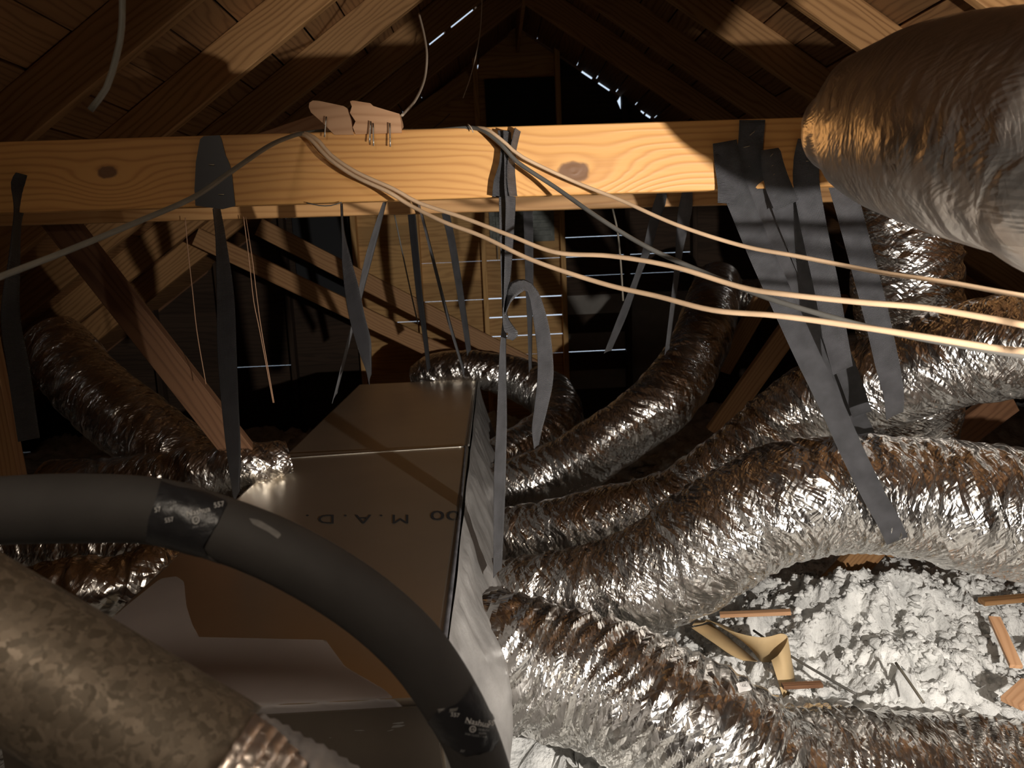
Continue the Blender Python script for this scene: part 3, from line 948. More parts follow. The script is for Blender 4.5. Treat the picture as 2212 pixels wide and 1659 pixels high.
text_decal('stamped_lettering', 'M . A . D .', 772, 1121, 44, PI, boxb, M['ink'], bxo, sx=1.22, sy=0.62, off=0.0012)
text_decal('stamped_lettering', '00', 962, 1113, 46, PI, boxb, M['ink'], bxo, sx=1.5, sy=0.62, off=0.0012)

# side skin of mastic with bulges round the take-offs
def side_skin():
    ya, yb = yn + 0.02, L0.y
    ny_, nz_ = 150, 46
    v = []
    tk = [(1.52, 0.40), (1.95, 0.40), (2.40, 0.40), (2.85, 0.38), (3.4, 0.36)]
    ys = np.linspace(ya, yb, ny_); 
    for i, y in enumerate(ys):
        e = ext(R0, R1, y)
        drop = 0 if y < yj else 0.006
        for j in range(nz_):
            t = j / (nz_ - 1)
            z = (zt - drop - 0.012) * (1 - t) + 0.17 * t
            out = 0.006 + 0.075 * min(1, t * 1.6)
            for (ty, tz) in tk:
                d2 = ((y - ty)**2 + (z - tz)**2) / 0.025
                out += 0.035 * math.exp(-d2)
            n_ = float(vn(np.array([y / 0.035]), np.array([z / 0.16]), 3)[0]) * 0.007 + float(vn(np.array([y / 0.10]), np.array([z / 0.06]), 9)[0]) * 0.005
            v.append((e.x + out + (n_ if t > 0.06 else 0), y, z))
    f = []
    for i in range(ny_ - 1):
        for j in range(nz_ - 1):
            a = i * nz_ + j
            f.append((a, a + nz_, a + nz_ + 1, a + 1))
    return mk('mastic_skin', np.array(v), f, M['mastic'], bxo, smooth=True)
side_skin()

# ================================================================ FLEX DUCTS
def fduct(name, label, pts, mat, **kw):
    kw.setdefault('step', 0.006)
    o, g = duct(name, pts, mat, None, **kw)
    setp(o, label, 'duct')
    return o, g

# A front duct, two lengths joined by a label strip
A = empty('flex_duct', tuple(PZ(1500, 1620, 0.1)), 'nearest silver flexible duct running along the bottom right corner', 'duct')
o1, gA1 = duct('jacket', [(1015, 1420, 1.74, .12), (1075, 1420, 1.72, .145), (1180, 1450, 1.70, .155), (1320, 1490, 1.66, .155), (1480, 1565, 1.60, .158), (1620, 1650, 1.55, .155), (1740, 1730, 1.52, .12)], M['foil_bright'], A, seed=11, pleat=0.013, amp=1.1, nth=150, step=0.0045, smooth=False)
o2, gA2 = duct('jacket', [(1500, 1660, 1.60, .12), (1600, 1670, 1.60, .135), (1750, 1685, 1.60, .155), (1950, 1700, 1.60, .160), (2160, 1712, 1.60, .160), (2420, 1722, 1.58, .16), (3000, 1700, 1.58, .16), (3700, 1680, 1.58, .16)], M['foil_bright'], A, seed=23, pleat=0.013, amp=1.1, nth=150, step=0.0045, smooth=False)
# B the strapped duct
B_, gB = fduct('flex_duct', 'thick silver duct in the middle right held up by the longest black strap',
      [(1030, 1285, 2.12, .10), (1090, 1290, 2.10, .115), (1200, 1295, 2.05, .135), (1330, 1275, 2.0, .145), (1460, 1215, 1.96, .148), (1580, 1140, 1.93, .150), (1720, 1078, 1.90, .150), (1880, 1060, 1.88, .152), (2040, 1080, 1.84, .155), (2212, 1110, 1.80, .155), (2420, 1130, 1.75, .155), (3000, 1170, 1.70, .155), (3700, 1200, 1.66, .155)],
      M['foil'], seed=31, pleat=0.005, amp=1.1, nth=150, step=0.005)
# C rises to the right behind B
C_, gC = fduct('flex_duct', 'brown-topped silver duct directly behind the strapped duct, rising to the right edge',
      [(1050, 1168, 2.66, .10), (1130, 1168, 2.62, .125), (1300, 1130, 2.55, .125), (1440, 1092, 2.5, .105), (1600, 995, 2.42, .112), (1740, 895, 2.34, .130), (1850, 840, 2.26, .135), (1960, 800, 2.16, .135), (2080, 762, 2.08, .135), (2212, 745, 2.0, .135), (2400, 730, 1.9, .135), (2900, 730, 1.8, .135)],
      M['foil'], seed=41, amp=1.15, nth=130)
D_, gD = fduct('flex_duct', 'dark glossy duct curving steeply up right of centre under the beams',
      [(1060, 1052, 3.18, .09), (1110, 1050, 3.15, .112), (1240, 1000, 3.12, .125), (1360, 925, 3.12, .130), (1452, 842, 3.2, .135), (1508, 750, 3.4, .132), (1530, 680, 3.7, .130), (1550, 610, 4.1, .12)],
      M['foil_far'], seed=51, amp=0.9, nth=110)
fduct('flex_duct', 'short duct end peeping out behind the top of the steep dark duct', [(1560, 640, 4.3, .10), (1620, 645, 4.2, .10), (1690, 628, 4.1, .10), (1740, 610, 4.1, .10)], M['foil_far'], seed=55, nth=60)
F_, gF = fduct('flex_duct', 'duct looping like a hook beyond the far end of the rectangular duct',
      [(905, 820, 4.3, .09), (950, 800, 4.25, .10), (1040, 800, 4.2, .105), (1130, 822, 4.15, .12), (1195, 862, 4.0, .125), (1200, 915, 3.75, .125), (1140, 955, 3.6, .11), (1080, 985, 3.5, .10), (1050, 1000, 3.45, .08)],
      M['foil_far'], seed=61, amp=1.1, nth=90)
fduct('flex_duct', 'dim upright duct behind the stapled straps, lit silver on its right side',
      [(1945, 300, 2.52, .16), (1950, 400, 2.52, .165), (1958, 560, 2.52, .172), (1968, 700, 2.54, .165), (1975, 830, 2.58, .15), (1978, 960, 2.62, .13), (1980, 1030, 2.64, .12)],
      M['foil'], seed=71, amp=1.2, nth=120)
fduct('flex_duct', 'dim bronze duct slanting down at far left',
      [(120, 740, 3.0, .12), (185, 830, 2.85, .13), (270, 905, 2.7, .13), (370, 975, 2.55, .12), (450, 1020, 2.45, .10)], M['foil_far'], seed=81, nth=90)
fduct('flex_duct', 'dim bronze duct lying level behind the black pipe, meeting the rectangular duct',
      [(120, 1060, 2.5, .09), (280, 1045, 2.42, .09), (420, 1030, 2.36, .09), (540, 1008, 2.34, .08), (625, 985, 2.38, .06)], M['foil_far'], seed=85, amp=1.4, nth=90)
fduct('flex_duct', 'crumpled gold foil duct end squeezed between the grey metal pipe and the rectangular duct',
      [(-80, 1330, 1.75, .09), (60, 1300, 1.72, .085), (180, 1285, 1.70, .085), (290, 1265, 1.72, .075), (370, 1215, 1.78, .06), (410, 1180, 1.82, .05)], M['foil_bright'], seed=91, amp=2.4, nth=90)
fduct('flex_duct', 'bronze foil duct seen in a sliver under the black pipe at left', [(-60, 1185, 2.2, .09), (120, 1180, 2.2, .09), (260, 1185, 2.15, .09), (340, 1190, 2.1, .07)], M['foil_far'], seed=95, amp=1.6, nth=60)
# big near duct at top right
big = empty('flex_duct', tuple(PY(2100, 330, 1.15)), 'huge foil duct filling the top right corner in front of the beam', 'duct')
S = [(1762, 250, 1.47, .004), (1764, 250, 1.465, .018), (1775, 254, 1.45, .045), (1800, 262, 1.43, .082), (1845, 262, 1.40, .114), (1930, 266, 1.34, .143), (2020, 268, 1.27, .158), (2130, 278, 1.18, .166), (2300, 296, 1.07, .170), (2560, 330, .95, .172)]
S = [(a_, b_, c_ * 0.86, d_ * 0.86) for (a_, b_, c_, d_) in S]
S = [(*PY(a_, b_, c_), d_) for (a_, b_, c_, d_) in S] + [(.87, .50, EYE + .20, .15), (.98, .10, EYE + .29, .15), (1.10, -.5, EYE + .34, .15), (1.2, -1.2, EYE + .36, .15)]
duct('jacket', S, M['foil_big'], big, world=True, seed=101, amp=0.15, nth=220, step=0.004, lump=0.6)

# foil strip label where the two front lengths meet
lbl = bvh_of(gA1[0], gA1[1])
decal('paper_label', [(1586, 1478), (1612, 1474), (1622, 1492), (1596, 1500)], lbl, M['label'], A, off=0.004, step=3)
text_decal('printed_mark', 'UL', 1608, 1487, 8, 0.2, lbl, M['ink'], A, off=0.008)

# ================================================================ STRAPS
def strap(label, pieces, mat='strap', group=None, staples=(), **kw):
    base = PY(*pieces[0][0][:3])
    e = empty('hanging_strap', tuple(base), label, 'strap', group)
    for p in pieces:
        ribbon('webbing', p, M[mat], e, **kw)
    for (x, y, r) in staples:
        Yp = TY - 0.006
        d = 7
        tube('staple', [(x - d * math.cos(r), y + d * math.sin(r), Yp), (x, y, Yp - .0005), (x + d * math.cos(r), y - d * math.sin(r), Yp)], 0.0008, M['staple'], e, nth=6)
    return e

T1 = TY - 0.004
lft = empty('hanging_strap', tuple(PY(465, 450, T1)), 'long dark strap looped over the beam left of centre, hanging to the rectangular duct', 'strap')
prism('webbing', [(432, 301), (440, 294), (474, 292), (478, 300), (487, 335), (495, 352), (500, 370), (508, 445), (480, 452), (422, 444), (420, 410), (423, 350)], T1 - 0.001, T1 + 0.001, M['strap_dark'], lft)
ribbon('webbing', [(466, 448, T1, 14), (476, 520, 1.64, 20), (486, 640, 1.66, 34), (490, 760, 1.70, 38), (497, 880, 1.76, 34), (505, 980, 1.83, 28), (511, 1075, 1.9, 12)], M['strap_dark'], lft)
for (x, y) in ((457, 356), (478, 420)):
    tube('staple', [(x - 6, y, T1 - .003), (x, y, T1 - .0035), (x + 6, y, T1 - .003)], 0.0008, M['staple'], lft, nth=6)

cs = strap('bright woven strap hanging straight down from the centre of the beam to the duct side',
      [[(1092, 282, T1 - .003, 34), (1096, 320, T1 - .003, 30), (1092, 360, T1 - .003, 30), (1084, 395, T1 - .003, 36), (1081, 427, T1 - .003, 36)],
       [(1122, 282, T1 - .002, 22), (1113, 320, T1 - .002, 22), (1108, 360, T1 - .002, 26), (1110, 400, T1 - .002, 28), (1113, 424, T1 - .002, 26)],
       [(1098, 284, T1 - .006, 22), (1100, 340, T1 - .006, 22), (1100, 400, T1 - .006, 22), (1102, 440, T1 - .005, 20), (1099, 520, 1.635, 17), (1095, 600, 1.64, 13), (1090, 680, 1.65, 8), (1085, 760, 1.67, 13), (1083, 900, 1.70, 21), (1079, 1020, 1.74, 25), (1077, 1120, 1.77, 23), (1074, 1238, 1.80, 18)],
       [(1085, 425, T1 - .002, 15), (1086, 500, 1.63, 14), (1087, 600, 1.645, 10), (1088, 690, 1.655, 6)]])
strap('loose strap end curling out of the centre strap like a hook',
      [[(1090, 672, 1.648, 8), (1097, 645, 1.64, 18), (1114, 622, 1.635, 30), (1135, 617, 1.64, 20), (1153, 640, 1.65, 22), (1168, 700, 1.66, 30), (1176, 760, 1.67, 32), (1177, 820, 1.68, 34), (1168, 880, 1.69, 28), (1160, 925, 1.70, 22), (1158, 965, 1.70, 10)],
       [(1089, 668, 1.645, 6), (1092, 690, 1.64, 12), (1100, 712, 1.635, 22), (1107, 722, 1.63, 20), (1100, 733, 1.63, 12)]])
Q = 0.006
strap('stapled strap furthest left on the right of the beam, reaching down across the strapped duct',
      [[(1565, 306, T1 - .004, 48), (1570, 345, T1 - .004, 52), (1575, 400, T1 - .004, 48), (1572, 440, T1 - .003, 43)],
       [(1570, 330, T1 - .001, 48), (1585, 400, T1 - .001, 55), (1608, 460, 1.625, 55), (1645, 550, 1.635, 54), (1690, 650, 1.645, 53), (1740, 760, 1.66, 53), (1793, 870, 1.675, 53), (1845, 985, 1.69, 52), (1890, 1075, 1.705, 52), (1918, 1125, 1.718, 50), (1938, 1168, 1.728, 50)]], width=0.051,
      staples=((1554, 318, .9), (1573, 334, .6), (1570, 364, 1.0)))
strap('stapled strap whose top is highest, second from the left in the right-hand bunch',
      [[(1625, 259, T1 - .002, 53), (1622, 300, T1 - .002, 50), (1620, 340, T1 - .002, 53), (1632, 385, T1 - .002, 48), (1655, 460, 1.66, 36), (1692, 555, 1.72, 41), (1738, 660, 1.80, 43), (1788, 770, 1.92, 43), (1840, 880, 2.04, 42), (1872, 945, 2.11, 41)]], width=0.051,
      staples=((1625, 288, .7), (1613, 317, .25), (1624, 359, .1)))
strap('short-topped stapled strap third from the left in the right-hand bunch',
      [[(1663, 322, T1 - .003, 38), (1668, 355, T1 - .003, 43), (1680, 400, T1 - .003, 50), (1700, 445, 1.62, 52)],
       [(1675, 390, T1, 48), (1700, 460, 1.66, 52), (1735, 550, 1.72, 50), (1770, 640, 1.79, 48), (1805, 740, 1.88, 46), (1840, 830, 1.96, 44), (1862, 895, 2.02, 43)]], width=0.051,
      staples=((1665, 337, .8), (1664, 360, .5), (1668, 380, .7)))
strap('stapled strap nearest the huge foil duct, pale and woven where it hangs below the beam',
      [[(1746, 302, T1 - .001, 41), (1743, 340, T1 - .002, 52), (1741, 390, T1 - .002, 53), (1752, 460, 1.635, 53), (1768, 540, 1.655, 52), (1785, 620, 1.68, 52), (1803, 720, 1.71, 50), (1820, 800, 1.74, 43)]], width=0.051,
      staples=((1744, 323, .3), (1748, 348, .0)))
strap('pale strap hanging free right of the stapled bunch with a dark tip',
      [[(1815, 392, 1.665, 50), (1832, 450, 1.665, 50), (1848, 510, 1.67, 50), (1872, 600, 1.68, 52), (1895, 690, 1.70, 52), (1915, 780, 1.73, 50), (1930, 850, 1.76, 41), (1932, 898, 1.78, 34)]], width=0.051)
strap('thin dark strap twisting down from the beam toward the far duct end',
      [[(737, 440, T1 + .04, 3), (740, 500, 1.68, 5), (747, 560, 1.70, 18), (760, 630, 1.72, 30), (772, 690, 1.75, 32), (787, 745, 1.80, 30), (796, 790, 1.84, 14), (799, 820, 1.86, 6)]], 'strap_dark')
strap('narrow strap leaning left, crossing the twisted dark strap',
      [[(830, 436, 1.68, 5), (818, 475, 1.70, 10), (800, 540, 1.75, 14), (788, 590, 1.80, 13), (776, 645, 1.86, 8), (752, 740, 1.95, 6), (722, 860, 2.05, 5)]], 'strap')
strap('black strap in front of the middle stud of the lit gable boards',
      [[(888, 455, 2.9, 16), (896, 540, 2.9, 15), (906, 640, 2.92, 13), (917, 720, 2.95, 10), (926, 800, 3.0, 8)]], 'strap_dark')
strap('very thin grey strap running down to the corner of the rectangular duct',
      [[(903, 436, 2.22, 5), (922, 510, 2.24, 5), (942, 590, 2.28, 6), (968, 690, 2.35, 6), (1003, 808, 2.45, 5)]], 'strap')
strap('grey dusty strap right of the middle stud of the lit gable boards',
      [[(960, 452, 2.9, 16), (975, 520, 2.9, 15), (990, 610, 2.92, 14), (1004, 700, 2.95, 12), (1013, 762, 3.0, 10)]], 'strap')
strap('dim strap hanging just right of the centre strap behind its hook',
      [[(1140, 450, 2.5, 20), (1142, 540, 2.5, 18), (1143, 620, 2.5, 16), (1144, 700, 2.52, 10), (1145, 800, 2.55, 6)]], 'strap')
strap('dim strap behind the cables slanting left, left one of a pair right of centre',
      [[(1430, 412, 2.20, 18), (1424, 440, 2.22, 24), (1412, 480, 2.25, 20), (1395, 545, 2.3, 16), (1375, 600, 2.35, 12), (1345, 680, 2.4, 16), (1312, 760, 2.45, 12)]], 'strap')
strap('dim curled strap behind the cables, right one of a pair right of centre',
      [[(1484, 410, 2.20, 20), (1480, 450, 2.22, 28), (1474, 490, 2.24, 24), (1466, 550, 2.28, 14), (1455, 640, 2.32, 10), (1440, 760, 2.4, 8)]], 'strap')
strap('dark frayed strap end on the beam at the left edge',
      [[(55, 378, T1, 34), (48, 400, T1, 40), (42, 440, T1, 22), (36, 480, 1.62, 14), (30, 560, 1.60, 20), (22, 680, 1.58, 34), (40, 800, 1.56, 40), (62, 950, 1.55, 40)]], 'strap_dark')

# ================================================================ CABLES AND WIRES
def cable(label, pts, r, mat, cat='cable'):
    o = tube('cable' if cat == 'cable' else 'wire', pts, r, M[mat], None, step=0.015, nth=12)
    return setp(o, label, cat)
cable('grey cable rising from the left edge to the top of the beam',
      [(-60, 622, .95), (0, 598, .98), (150, 540, 1.06), (300, 478, 1.16), (420, 425, 1.26), (500, 370, 1.36), (580, 316, 1.48), (625, 296, 1.56), (655, 288, 1.62), (700, 283, 1.68)], 0.0042, 'cable_grey')
cable('tan cable coming over the beam left of centre, upper of the crossing pair',
      [(640, 287, 1.66), (665, 290, 1.61), (690, 306, 1.595), (715, 335, 1.59), (770, 372, 1.58), (850, 408, 1.57), (905, 438, 1.56), (1000, 470, 1.52), (1100, 508, 1.46), (1200, 545, 1.40), (1320, 553, 1.33), (1450, 575, 1.25), (1600, 620, 1.16), (1700, 636, 1.1), (1850, 652, 1.03), (2000, 665, .97), (2150, 690, .91), (2330, 720, .85), (3300, 850, .70)], 0.0040, 'cable_tan')
cable('tan cable coming over the beam left of centre, lower of the crossing pair',
      [(630, 289, 1.66), (660, 293, 1.605), (682, 312, 1.595), (710, 342, 1.585), (765, 380, 1.575), (840, 415, 1.56), (885, 443, 1.55), (960, 480, 1.50), (1040, 510, 1.45), (1150, 562, 1.38), (1300, 612, 1.29), (1420, 640, 1.21), (1540, 670, 1.13), (1680, 682, 1.06), (1850, 705, .99), (2000, 728, .93), (2150, 752, .88), (2330, 775, .82), (3300, 930, .67)], 0.0040, 'cable_tan')
cable('thinner tan cable from the beam centre, highest at the right edge',
      [(1005, 280, 1.66), (1035, 276, 1.62), (1060, 284, 1.60), (1095, 312, 1.59), (1130, 340, 1.58), (1240, 392, 1.55), (1340, 432, 1.50), (1460, 485, 1.42), (1600, 530, 1.34), (1720, 553, 1.26), (1900, 588, 1.16), (2050, 610, 1.09), (2330, 655, .98), (3300, 760, .75)], 0.0036, 'cable_tan')
cable('dark cable lying on the beam top, then dropping to the right edge',
      [(870, 283, 1.645), (950, 281, 1.64), (1020, 276, 1.63), (1050, 286, 1.605), (1085, 315, 1.59), (1120, 352, 1.58), (1200, 405, 1.55), (1300, 475, 1.48), (1400, 535, 1.42), (1500, 580, 1.36), (1640, 637, 1.26), (1760, 675, 1.19), (1900, 712, 1.12), (2050, 742, 1.06), (2330, 785, .97), (3300, 900, .78)], 0.0043, 'cable_dark')
tube('cable_tie', [(1011, 268, 1.618), (1018, 276, 1.612), (1022, 286, 1.615)], 0.0012, M['wire'], None)
bpy.data.objects['cable_tie'].name = 'twist_wire'
setp(bpy.data.objects['twist_wire'], 'tiny wire twist round the cables on the beam top', 'wire')
W_ = [
 ('pale thin wire curling down from the roof boards onto the offcut block', [(905, 30, 2.5), (916, 75, 2.4), (922, 120, 2.3), (917, 170, 2.2), (898, 215, 2.0), (868, 250, 1.8)], .0034, 'wire'),
 ('hair-thin wire hanging from the roof near the ridge', [(1042, -20, 3.0), (1038, 60, 3.0), (1028, 120, 3.0), (1015, 170, 3.0), (1000, 212, 3.0)], .0018, 'wire'),
 ('blurred cord hanging from the dark roof at upper left', [(264, -30, 1.1), (263, 60, 1.1), (252, 120, 1.1), (230, 190, 1.1), (195, 238, 1.1)], .0042, 'cable_grey'),
 ('copper-coloured wire hanging in the dark, left one of three', [(400, 470, 2.2), (406, 540, 2.2), (416, 630, 2.2), (426, 720, 2.2), (445, 830, 2.2)], .0012, 'copper'),
 ('copper-coloured wire hanging in the dark, middle one of three', [(526, 468, 2.2), (538, 560, 2.2), (548, 650, 2.2), (562, 720, 2.2), (590, 870, 2.2)], .0011, 'copper'),
 ('copper-coloured wire hanging in the dark, right one of three', [(531, 468, 2.2), (545, 560, 2.2), (556, 650, 2.2), (566, 720, 2.2), (592, 870, 2.2)], .0011, 'copper'),
 ('dark thread hanging before the lit gable boards', [(851, 458, 2.6), (868, 540, 2.6), (885, 620, 2.6), (903, 700, 2.6)], .0024, 'cable_dark'),
 ('thin grey wire hanging under the cables right of centre', [(1322, 445, 2.3), (1334, 500, 2.3), (1341, 570, 2.3), (1346, 650, 2.3)], .003, 'cable_grey'),
 ('short dark wire bent against the gable boards above the beam', [(935, 278, 5.5), (955, 262, 5.5), (972, 246, 5.5)], .003, 'cable_dark'),
 ('dark wire drooping along the bottom edge of the nearer beam', [(662, 438, 1.62), (690, 444, 1.62), (715, 444, 1.62), (738, 437, 1.62)], .0012, 'cable_dark'),
]
for (lab, pts, r, m) in W_:
    cable(lab, pts, r, m, 'wire')

# ================================================================ BLACK INSULATED PIPE
ip = empty('insulated_pipe', tuple(PY(600, 1300, .78)), 'thick black foam-covered pipe arching across the lower left foreground', 'pipe')
PIP = [(-180, 1120, .80, .036), (0, 1103, .79, .036), (180, 1098, .78, .036), (340, 1105, .77, .034), (480, 1143, .76, .0325), (600, 1190, .755, .0325), (720, 1256, .75, .0325), (820, 1328, .75, .0325), (905, 1412, .75, .0325), (975, 1515, .75, .0315), (1018, 1600, .75, .030), (1052, 1700, .75, .030), (1080, 1800, .75, .030)]
o_, gp = duct('foam_cover', PIP, M['rubber'], ip, amp=0.0, nth=48, step=0.012)
pb = bvh_of(gp[0], gp[1])
decal('tape_wrap', [(348, 1040), (372, 1050), (440, 1062), (492, 1085), (470, 1130), (440, 1180), (452, 1205), (400, 1195), (316, 1170), (322, 1120), (338, 1080)], pb, M['tape'], ip, off=0.0008, step=6, crum=0.0005)
decal('tape_wrap', [(1022, 1478), (1062, 1545), (1082, 1590), (1062, 1622), (1005, 1632), (955, 1600), (925, 1560), (945, 1535), (985, 1520), (1005, 1500)], pb, M['tape'], ip, off=0.0008, step=5, crum=0.0005)
decal('scuff_mark', [(538, 1120), (560, 1124), (600, 1148), (608, 1156), (600, 1164), (580, 1150), (545, 1132)], pb, M['scuff'], ip, off=0.0006, step=3)
decal('torn_seam', [(380, 1183), (432, 1183), (446, 1196), (478, 1218), (440, 1205)], pb, M['scuff'], ip, off=0.0008, step=4)
decal('torn_seam', [(944, 1528), (990, 1526), (985, 1536), (950, 1542)], pb, M['scuff'], ip, off=0.0012, step=4)
for (s, x, y, sz, r, m) in (
    ('Nashua', 430, 1107, 17, .20, 'print'), ('557', 473, 1094, 15, .17, 'print'), ('TAPE PRODUCTS', 430, 1117, 6.5, .22, 'printgrey'), ('UL', 425, 1124, 9, .2, 'print'),
    ('181B-FX', 453, 1117, 8, .22, 'printgrey'), ('923PA', 456, 1123, 7, .22, 'printgrey'), ('FOR CLASS 1 AIR', 443, 1134, 6.5, .22, 'printgrey'),
    ('57', 343, 1102, 14, .15, 'print'), ('557', 368, 1123, 13, .18, 'print'), ('Na', 376, 1088, 11, .3, 'printgrey'),
    ('Nashua', 1028, 1560, 17, -.25, 'print'), ('557', 1060, 1563, 14, -.1, 'print'), ('TAPE PRODUCTS', 1024, 1564, 6, -.22, 'printgrey'), ('UL', 1019, 1573, 8, -.1, 'print'),
    ('181B-FX', 1041, 1576, 7, -.15, 'printgrey'), ('923PA', 1039, 1583, 6, -.12, 'printgrey'), ('FOR CLASS 1 AIR', 1026, 1587, 6, -.2, 'printgrey'),
    ('557', 982, 1542, 12, -.2, 'print'), ('RF', 1000, 1619, 8, -.2, 'printgrey')):
    text_decal('tape_print', s, x, y, sz, r, pb, M[m], ip, off=0.0026)
ringv = []
def ring_decal(x, y, r):
    n = 16; v = []; f = []
    for k in range(n):
        for rr in (r, r * 0.78):
            d = ray(x + rr * math.cos(2 * PI * k / n), y + rr * math.sin(2 * PI * k / n)).normalized()
            h, nn, _, _ = pb.ray_cast(CAM, d)
            if h is None: return
            if nn.dot(d) > 0: nn = -nn
            v.append(h + nn * 0.0026)
    for k in range(n):
        a = 2 * k; b_ = 2 * ((k + 1) % n)
        f.append((a, b_, b_ + 1, a + 1))
    mk('tape_print', v, f, M['print'], ip)
ring_decal(425, 1124, 8); ring_decal(1019, 1573, 7)

# ================================================================ METAL PIPE, bottom left
gpz = empty('metal_pipe', tuple(PY(200, 1560, .62)), 'mottled galvanised pipe section wrapped in foil tape at bottom left', 'pipe')
ax = [(-500, 1098, .66), (-85, 1344, .635), (215, 1521, .62), (470, 1672, .61)]
rr_ = pxsize(166, .62)
def along(t):
    p = ax[1]; q = ax[3]
    return (p[0] + (q[0] - p[0]) * t, p[1] + (q[1] - p[1]) * t, p[2] + (q[2] - p[2]) * t)
o_, g_ = duct('pipe_body', [(*along(-.8), rr_), (*along(0), rr_), (*along(.5), rr_), (*along(.965), rr_), (*along(.985), rr_ * .985), (*along(1.0), rr_ * .94), (*along(1.005), rr_ * .86)], M['galv'], gpz, amp=0, nth=72, step=0.01)
duct('foil_tape', [(*along(-.8), rr_ * 1.01), (*along(-.4), rr_ * 1.012), (*along(.0), rr_ * 1.012), (*along(.165), rr_ * 1.008)], M['foil_tape'], gpz, amp=0.22, nth=90, seed=5, step=0.004)
fx = [(*along(.98), rr_ * .90), (*along(1.1), rr_ * .95), (*along(1.4), rr_ * .97), (*along(1.9), rr_ * .97)]
o_, gfx = duct('flex_end', fx, M['flex_grey'], gpz, amp=0.25, nth=80, seed=9, rib=0.0022, step=0.003)
fb = bvh_of(gfx[0], gfx[1])
decal('foil_tape', [(535, 1558), (548, 1553), (600, 1590), (650, 1645), (668, 1690), (440, 1690), (480, 1630), (505, 1590)], fb, M['foil_tape'], gpz, off=0.004, step=5, crum=0.0012)

# ================================================================ INSULATION AND DEBRIS
def hfield(X, Y):
    base = 0.075 + 0.05 * vn(X / 0.55, Y / 0.55, 2) + 0.042 * vn(X / 0.17, Y / 0.17, 4)
    # mound right of centre, and hump in the far middle
    c = PZ(1880, 1340, 0.12); base = base + 0.14 * np.exp(-(((X - c.x) / 0.30)**2 + ((Y - c.y) / 0.26)**2))
    c = PZ(1990, 1470, 0.12); base = base + 0.06 * np.exp(-(((X - c.x) / 0.16)**2 + ((Y - c.y) / 0.16)**2))
    c = PZ(2120, 1320, 0.1); base = base + 0.10 * np.exp(-(((X - c.x) / 0.15)**2 + ((Y - c.y) / 0.15)**2))
    c = PZ(1440, 1020, 0.12); base = base + 0.05 * np.exp(-(((X - c.x) / 0.3)**2 + ((Y - c.y) / 0.3)**2))
    wx = X + 0.012 * vn(X / 0.03, Y / 0.03, 61); wy = Y + 0.012 * vn(X / 0.03, Y / 0.03, 62)
    b = billow(wx / 0.085, wy / 0.085, 21, 5)
    return base + 0.15 * (b - 0.6) + 0.009 * vn(X / 0.011, Y / 0.011, 33)

def insul(x0, x1, y0, y1, st):
    xs = np.arange(x0, x1 + st * .5, st); ys = np.arange(y0, y1 + st * .5, st)
    X, Y = np.meshgrid(xs, ys, indexing='ij')
    Z = hfield(X, Y)
    n, m = X.shape
    idx = np.arange(n * m).reshape(n, m)
    f = np.stack([idx[:-1, :-1], idx[1:, :-1], idx[1:, 1:], idx[:-1, 1:]], -1).reshape(-1, 4)
    return np.stack([X, Y, Z], -1).reshape(-1, 3), f
parts = [insul(0.15, 2.3, 1.3, 3.0, 0.0075), insul(-3.3, 0.15, 0.3, 5.7, 0.03), insul(0.15, 3.8, 3.0, 5.7, 0.022), insul(2.3, 3.8, 0.3, 3.0, 0.05), insul(0.15, 2.3, 0.3, 1.3, 0.02)]
vs, fs, off = [], [], 0
for (v_, f_) in parts:
    vs.append(v_); fs.append(f_ + off); off += len(v_)
ins = mk('loose_insulation', np.vstack(vs), np.vstack(fs), M['insul'], None, smooth=True)
setp(ins, 'white blown-in insulation covering the attic floor', 'insulation', kind='stuff')
# tufts standing proud of it
rng = np.random.RandomState(4)
ico_v = []; 
import bmesh
bm = bmesh.new(); bmesh.ops.create_icosphere(bm, subdivisions=2, radius=1.0)
iv = np.array([v.co[:] for v in bm.verts]); ifc = np.array([[v.index for v in f.verts] for f in bm.faces]); bm.free()
TV, TF = [], []
off = 0
cen = []
for k in range(5200):
    x = rng.uniform(0.55, 2.1); y = rng.uniform(1.45, 2.95)
    cen.append((x, y, 0.003 + 0.013 * rng.rand()**3))
for k in range(500):
    x = rng.uniform(0.3, 2.2); y = rng.uniform(2.9, 4.6)
    cen.append((x, y, 0.015 + 0.03 * rng.rand()**2))
cx = np.array([c[0] for c in cen]); cy = np.array([c[1] for c in cen])
cz = hfield(cx, cy)
for (x, y, r), z in zip(cen, cz):
    nz = 1 + 0.6 * vn(iv[:, 0] * 2.1 + x * 90, iv[:, 1] * 2.1 + iv[:, 2] * 1.7 + y * 90, 8)
    sc_ = np.array([rng.uniform(.8, 1.5), rng.uniform(.8, 1.5), rng.uniform(.6, 1.0)])
    p = iv * nz[:, None] * r * sc_ + np.array([x, y, z + r * 0.25])
    TV.append(p); TF.append(ifc + off); off += len(iv)
tv = np.vstack(TV); tf = np.vstack(TF)
tuft = mk('insulation_tufts', tv, [tuple(int(i) for i in t) for t in tf], M['insul'], None, smooth=True)
setp(tuft, 'loose white insulation tufts lying over the mound', 'insulation', kind='stuff')

def onfloor(px, py, z): return PZ(px, py, z)
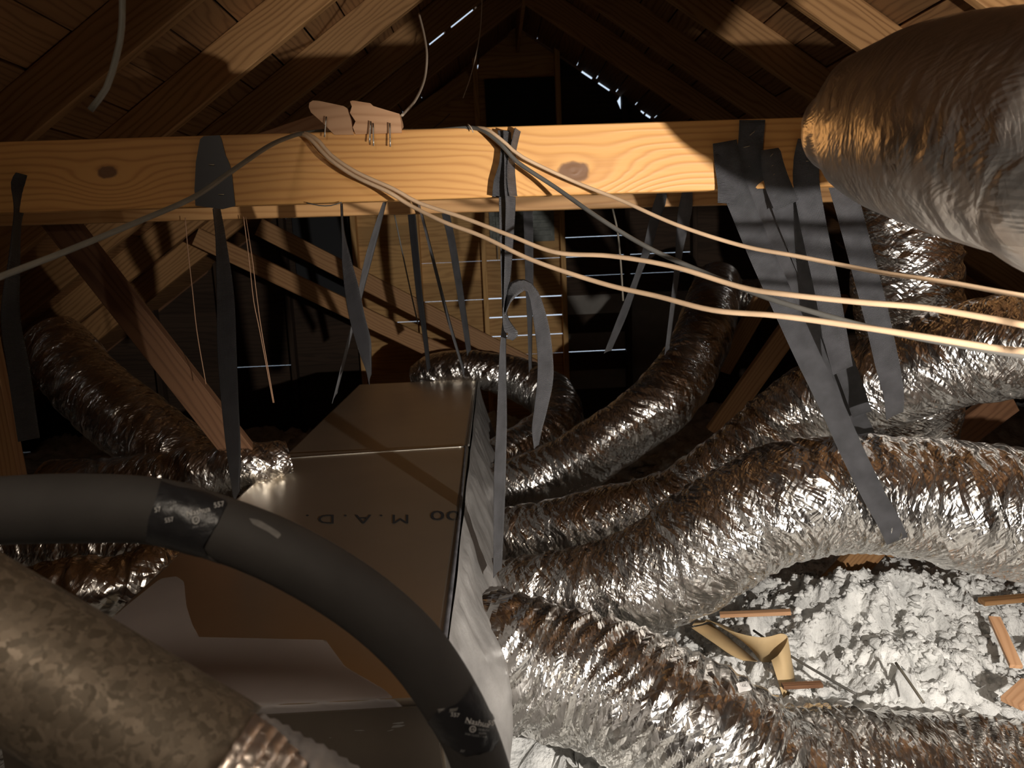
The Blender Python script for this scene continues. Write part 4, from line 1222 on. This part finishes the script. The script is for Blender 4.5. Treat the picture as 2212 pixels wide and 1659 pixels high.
# kraft paper curl
pc = empty('paper_strip', tuple(PZ(1640, 1400, 0.16)), 'torn brown paper strip curled on the insulation between the two silver ducts', 'paper')
def pribbon(name, pts, wid, mat, parent, updir=(0, 0, 1)):
    rows = [(*PZ(x, y, z), t) for (x, y, z, t) in pts]
    S = spline(rows, 0.008)
    T = np.gradient(S[:, :3], axis=0); T /= np.linalg.norm(T, axis=1)[:, None]
    v = []; f = []
    for i in range(len(S)):
        t = S[i, 3]
        upv = np.array([0.0, 0.0, 1.0])
        side = np.cross(T[i], upv); side /= np.linalg.norm(side) + 1e-9
        d = side * math.cos(t) + upv * math.sin(t)
        nn = np.cross(T[i], d)
        for s_ in (-.5, .5):
            for a_ in (-.5, 0, .5):
                v.append(S[i, :3] + d * a_ * wid + nn * s_ * 0.0012)
    for i in range(len(S) - 1):
        b0, b1 = i * 6, (i + 1) * 6
        for k in (0, 1):
            f.append((b0 + k, b0 + k + 1, b1 + k + 1, b1 + k)); f.append((b0 + 3 + k, b1 + 3 + k, b1 + 4 + k, b0 + 4 + k))
        f.append((b0, b1, b1 + 3, b0 + 3)); f.append((b0 + 2, b0 + 5, b1 + 5, b1 + 2))
    mk(name, np.array(v), f, mat, parent, smooth=True)
pribbon('paper_loop', [(1500, 1345, .20, 0.3), (1545, 1345, .21, 0.5), (1590, 1375, .21, 0.7), (1640, 1402, .20, 1.1), (1685, 1400, .20, 1.3), (1708, 1415, .19, 1.4), (1700, 1450, .17, 1.2), (1680, 1470, .15, .9)], 0.105, M['paper'], pc)
pribbon('paper_loop', [(1515, 1352, .19, 0.1), (1560, 1385, .18, 0.2), (1600, 1415, .17, 0.3), (1622, 1428, .165, 0.4)], 0.075, M['paper'], pc)

def stick(p0, p1, z0, z1, wid, thk, mat, label, name='wood_scrap', cat='offcut'):
    a = PZ(p0[0], p0[1], z0); b = PZ(p1[0], p1[1], z1)
    return board(name, a, b, wid, thk, mat, None, face=(0, 0, 1), bev=0.0008, label=label, cat=cat)
stick((1555, 1328), (1708, 1322), .17, .19, 0.022, 0.012, M['scrap'], 'thin wood lath lying above the brown paper strip')
stick((1690, 1482), (1775, 1478), .17, .17, 0.02, 0.01, M['darkwood'], 'dark wood sliver lying along the top of the nearest duct')
stick((2148, 1335), (2195, 1440), .24, .19, 0.03, 0.012, M['scrap'], 'short lath sticking up in the insulation near the right edge')
stick((2120, 1300), (2230, 1290), .22, .22, 0.03, 0.015, M['wood'], 'lath half buried in the insulation at the right edge')
stick((2185, 1520), (2230, 1480), .2, .22, 0.05, 0.015, M['scrap'], 'wood corner at the right edge just above the nearest duct')
for (lab, pts, m) in (
    ('dark cord lying diagonally in the insulation right of the paper strip', [(1628, 1362, .19), (1700, 1412, .19), (1780, 1460, .185), (1850, 1500, .18)], 'cable_dark'),
    ('pale cord lying in the insulation near the nearest duct', [(1935, 1432, .235), (1962, 1470, .22), (1995, 1518, .2)], 'cable_grey')):
    q = [tuple(PZ(*p)) for p in pts]
    setp(tube('cord', q, 0.0035, M[m], None, world=True), lab, 'cord')
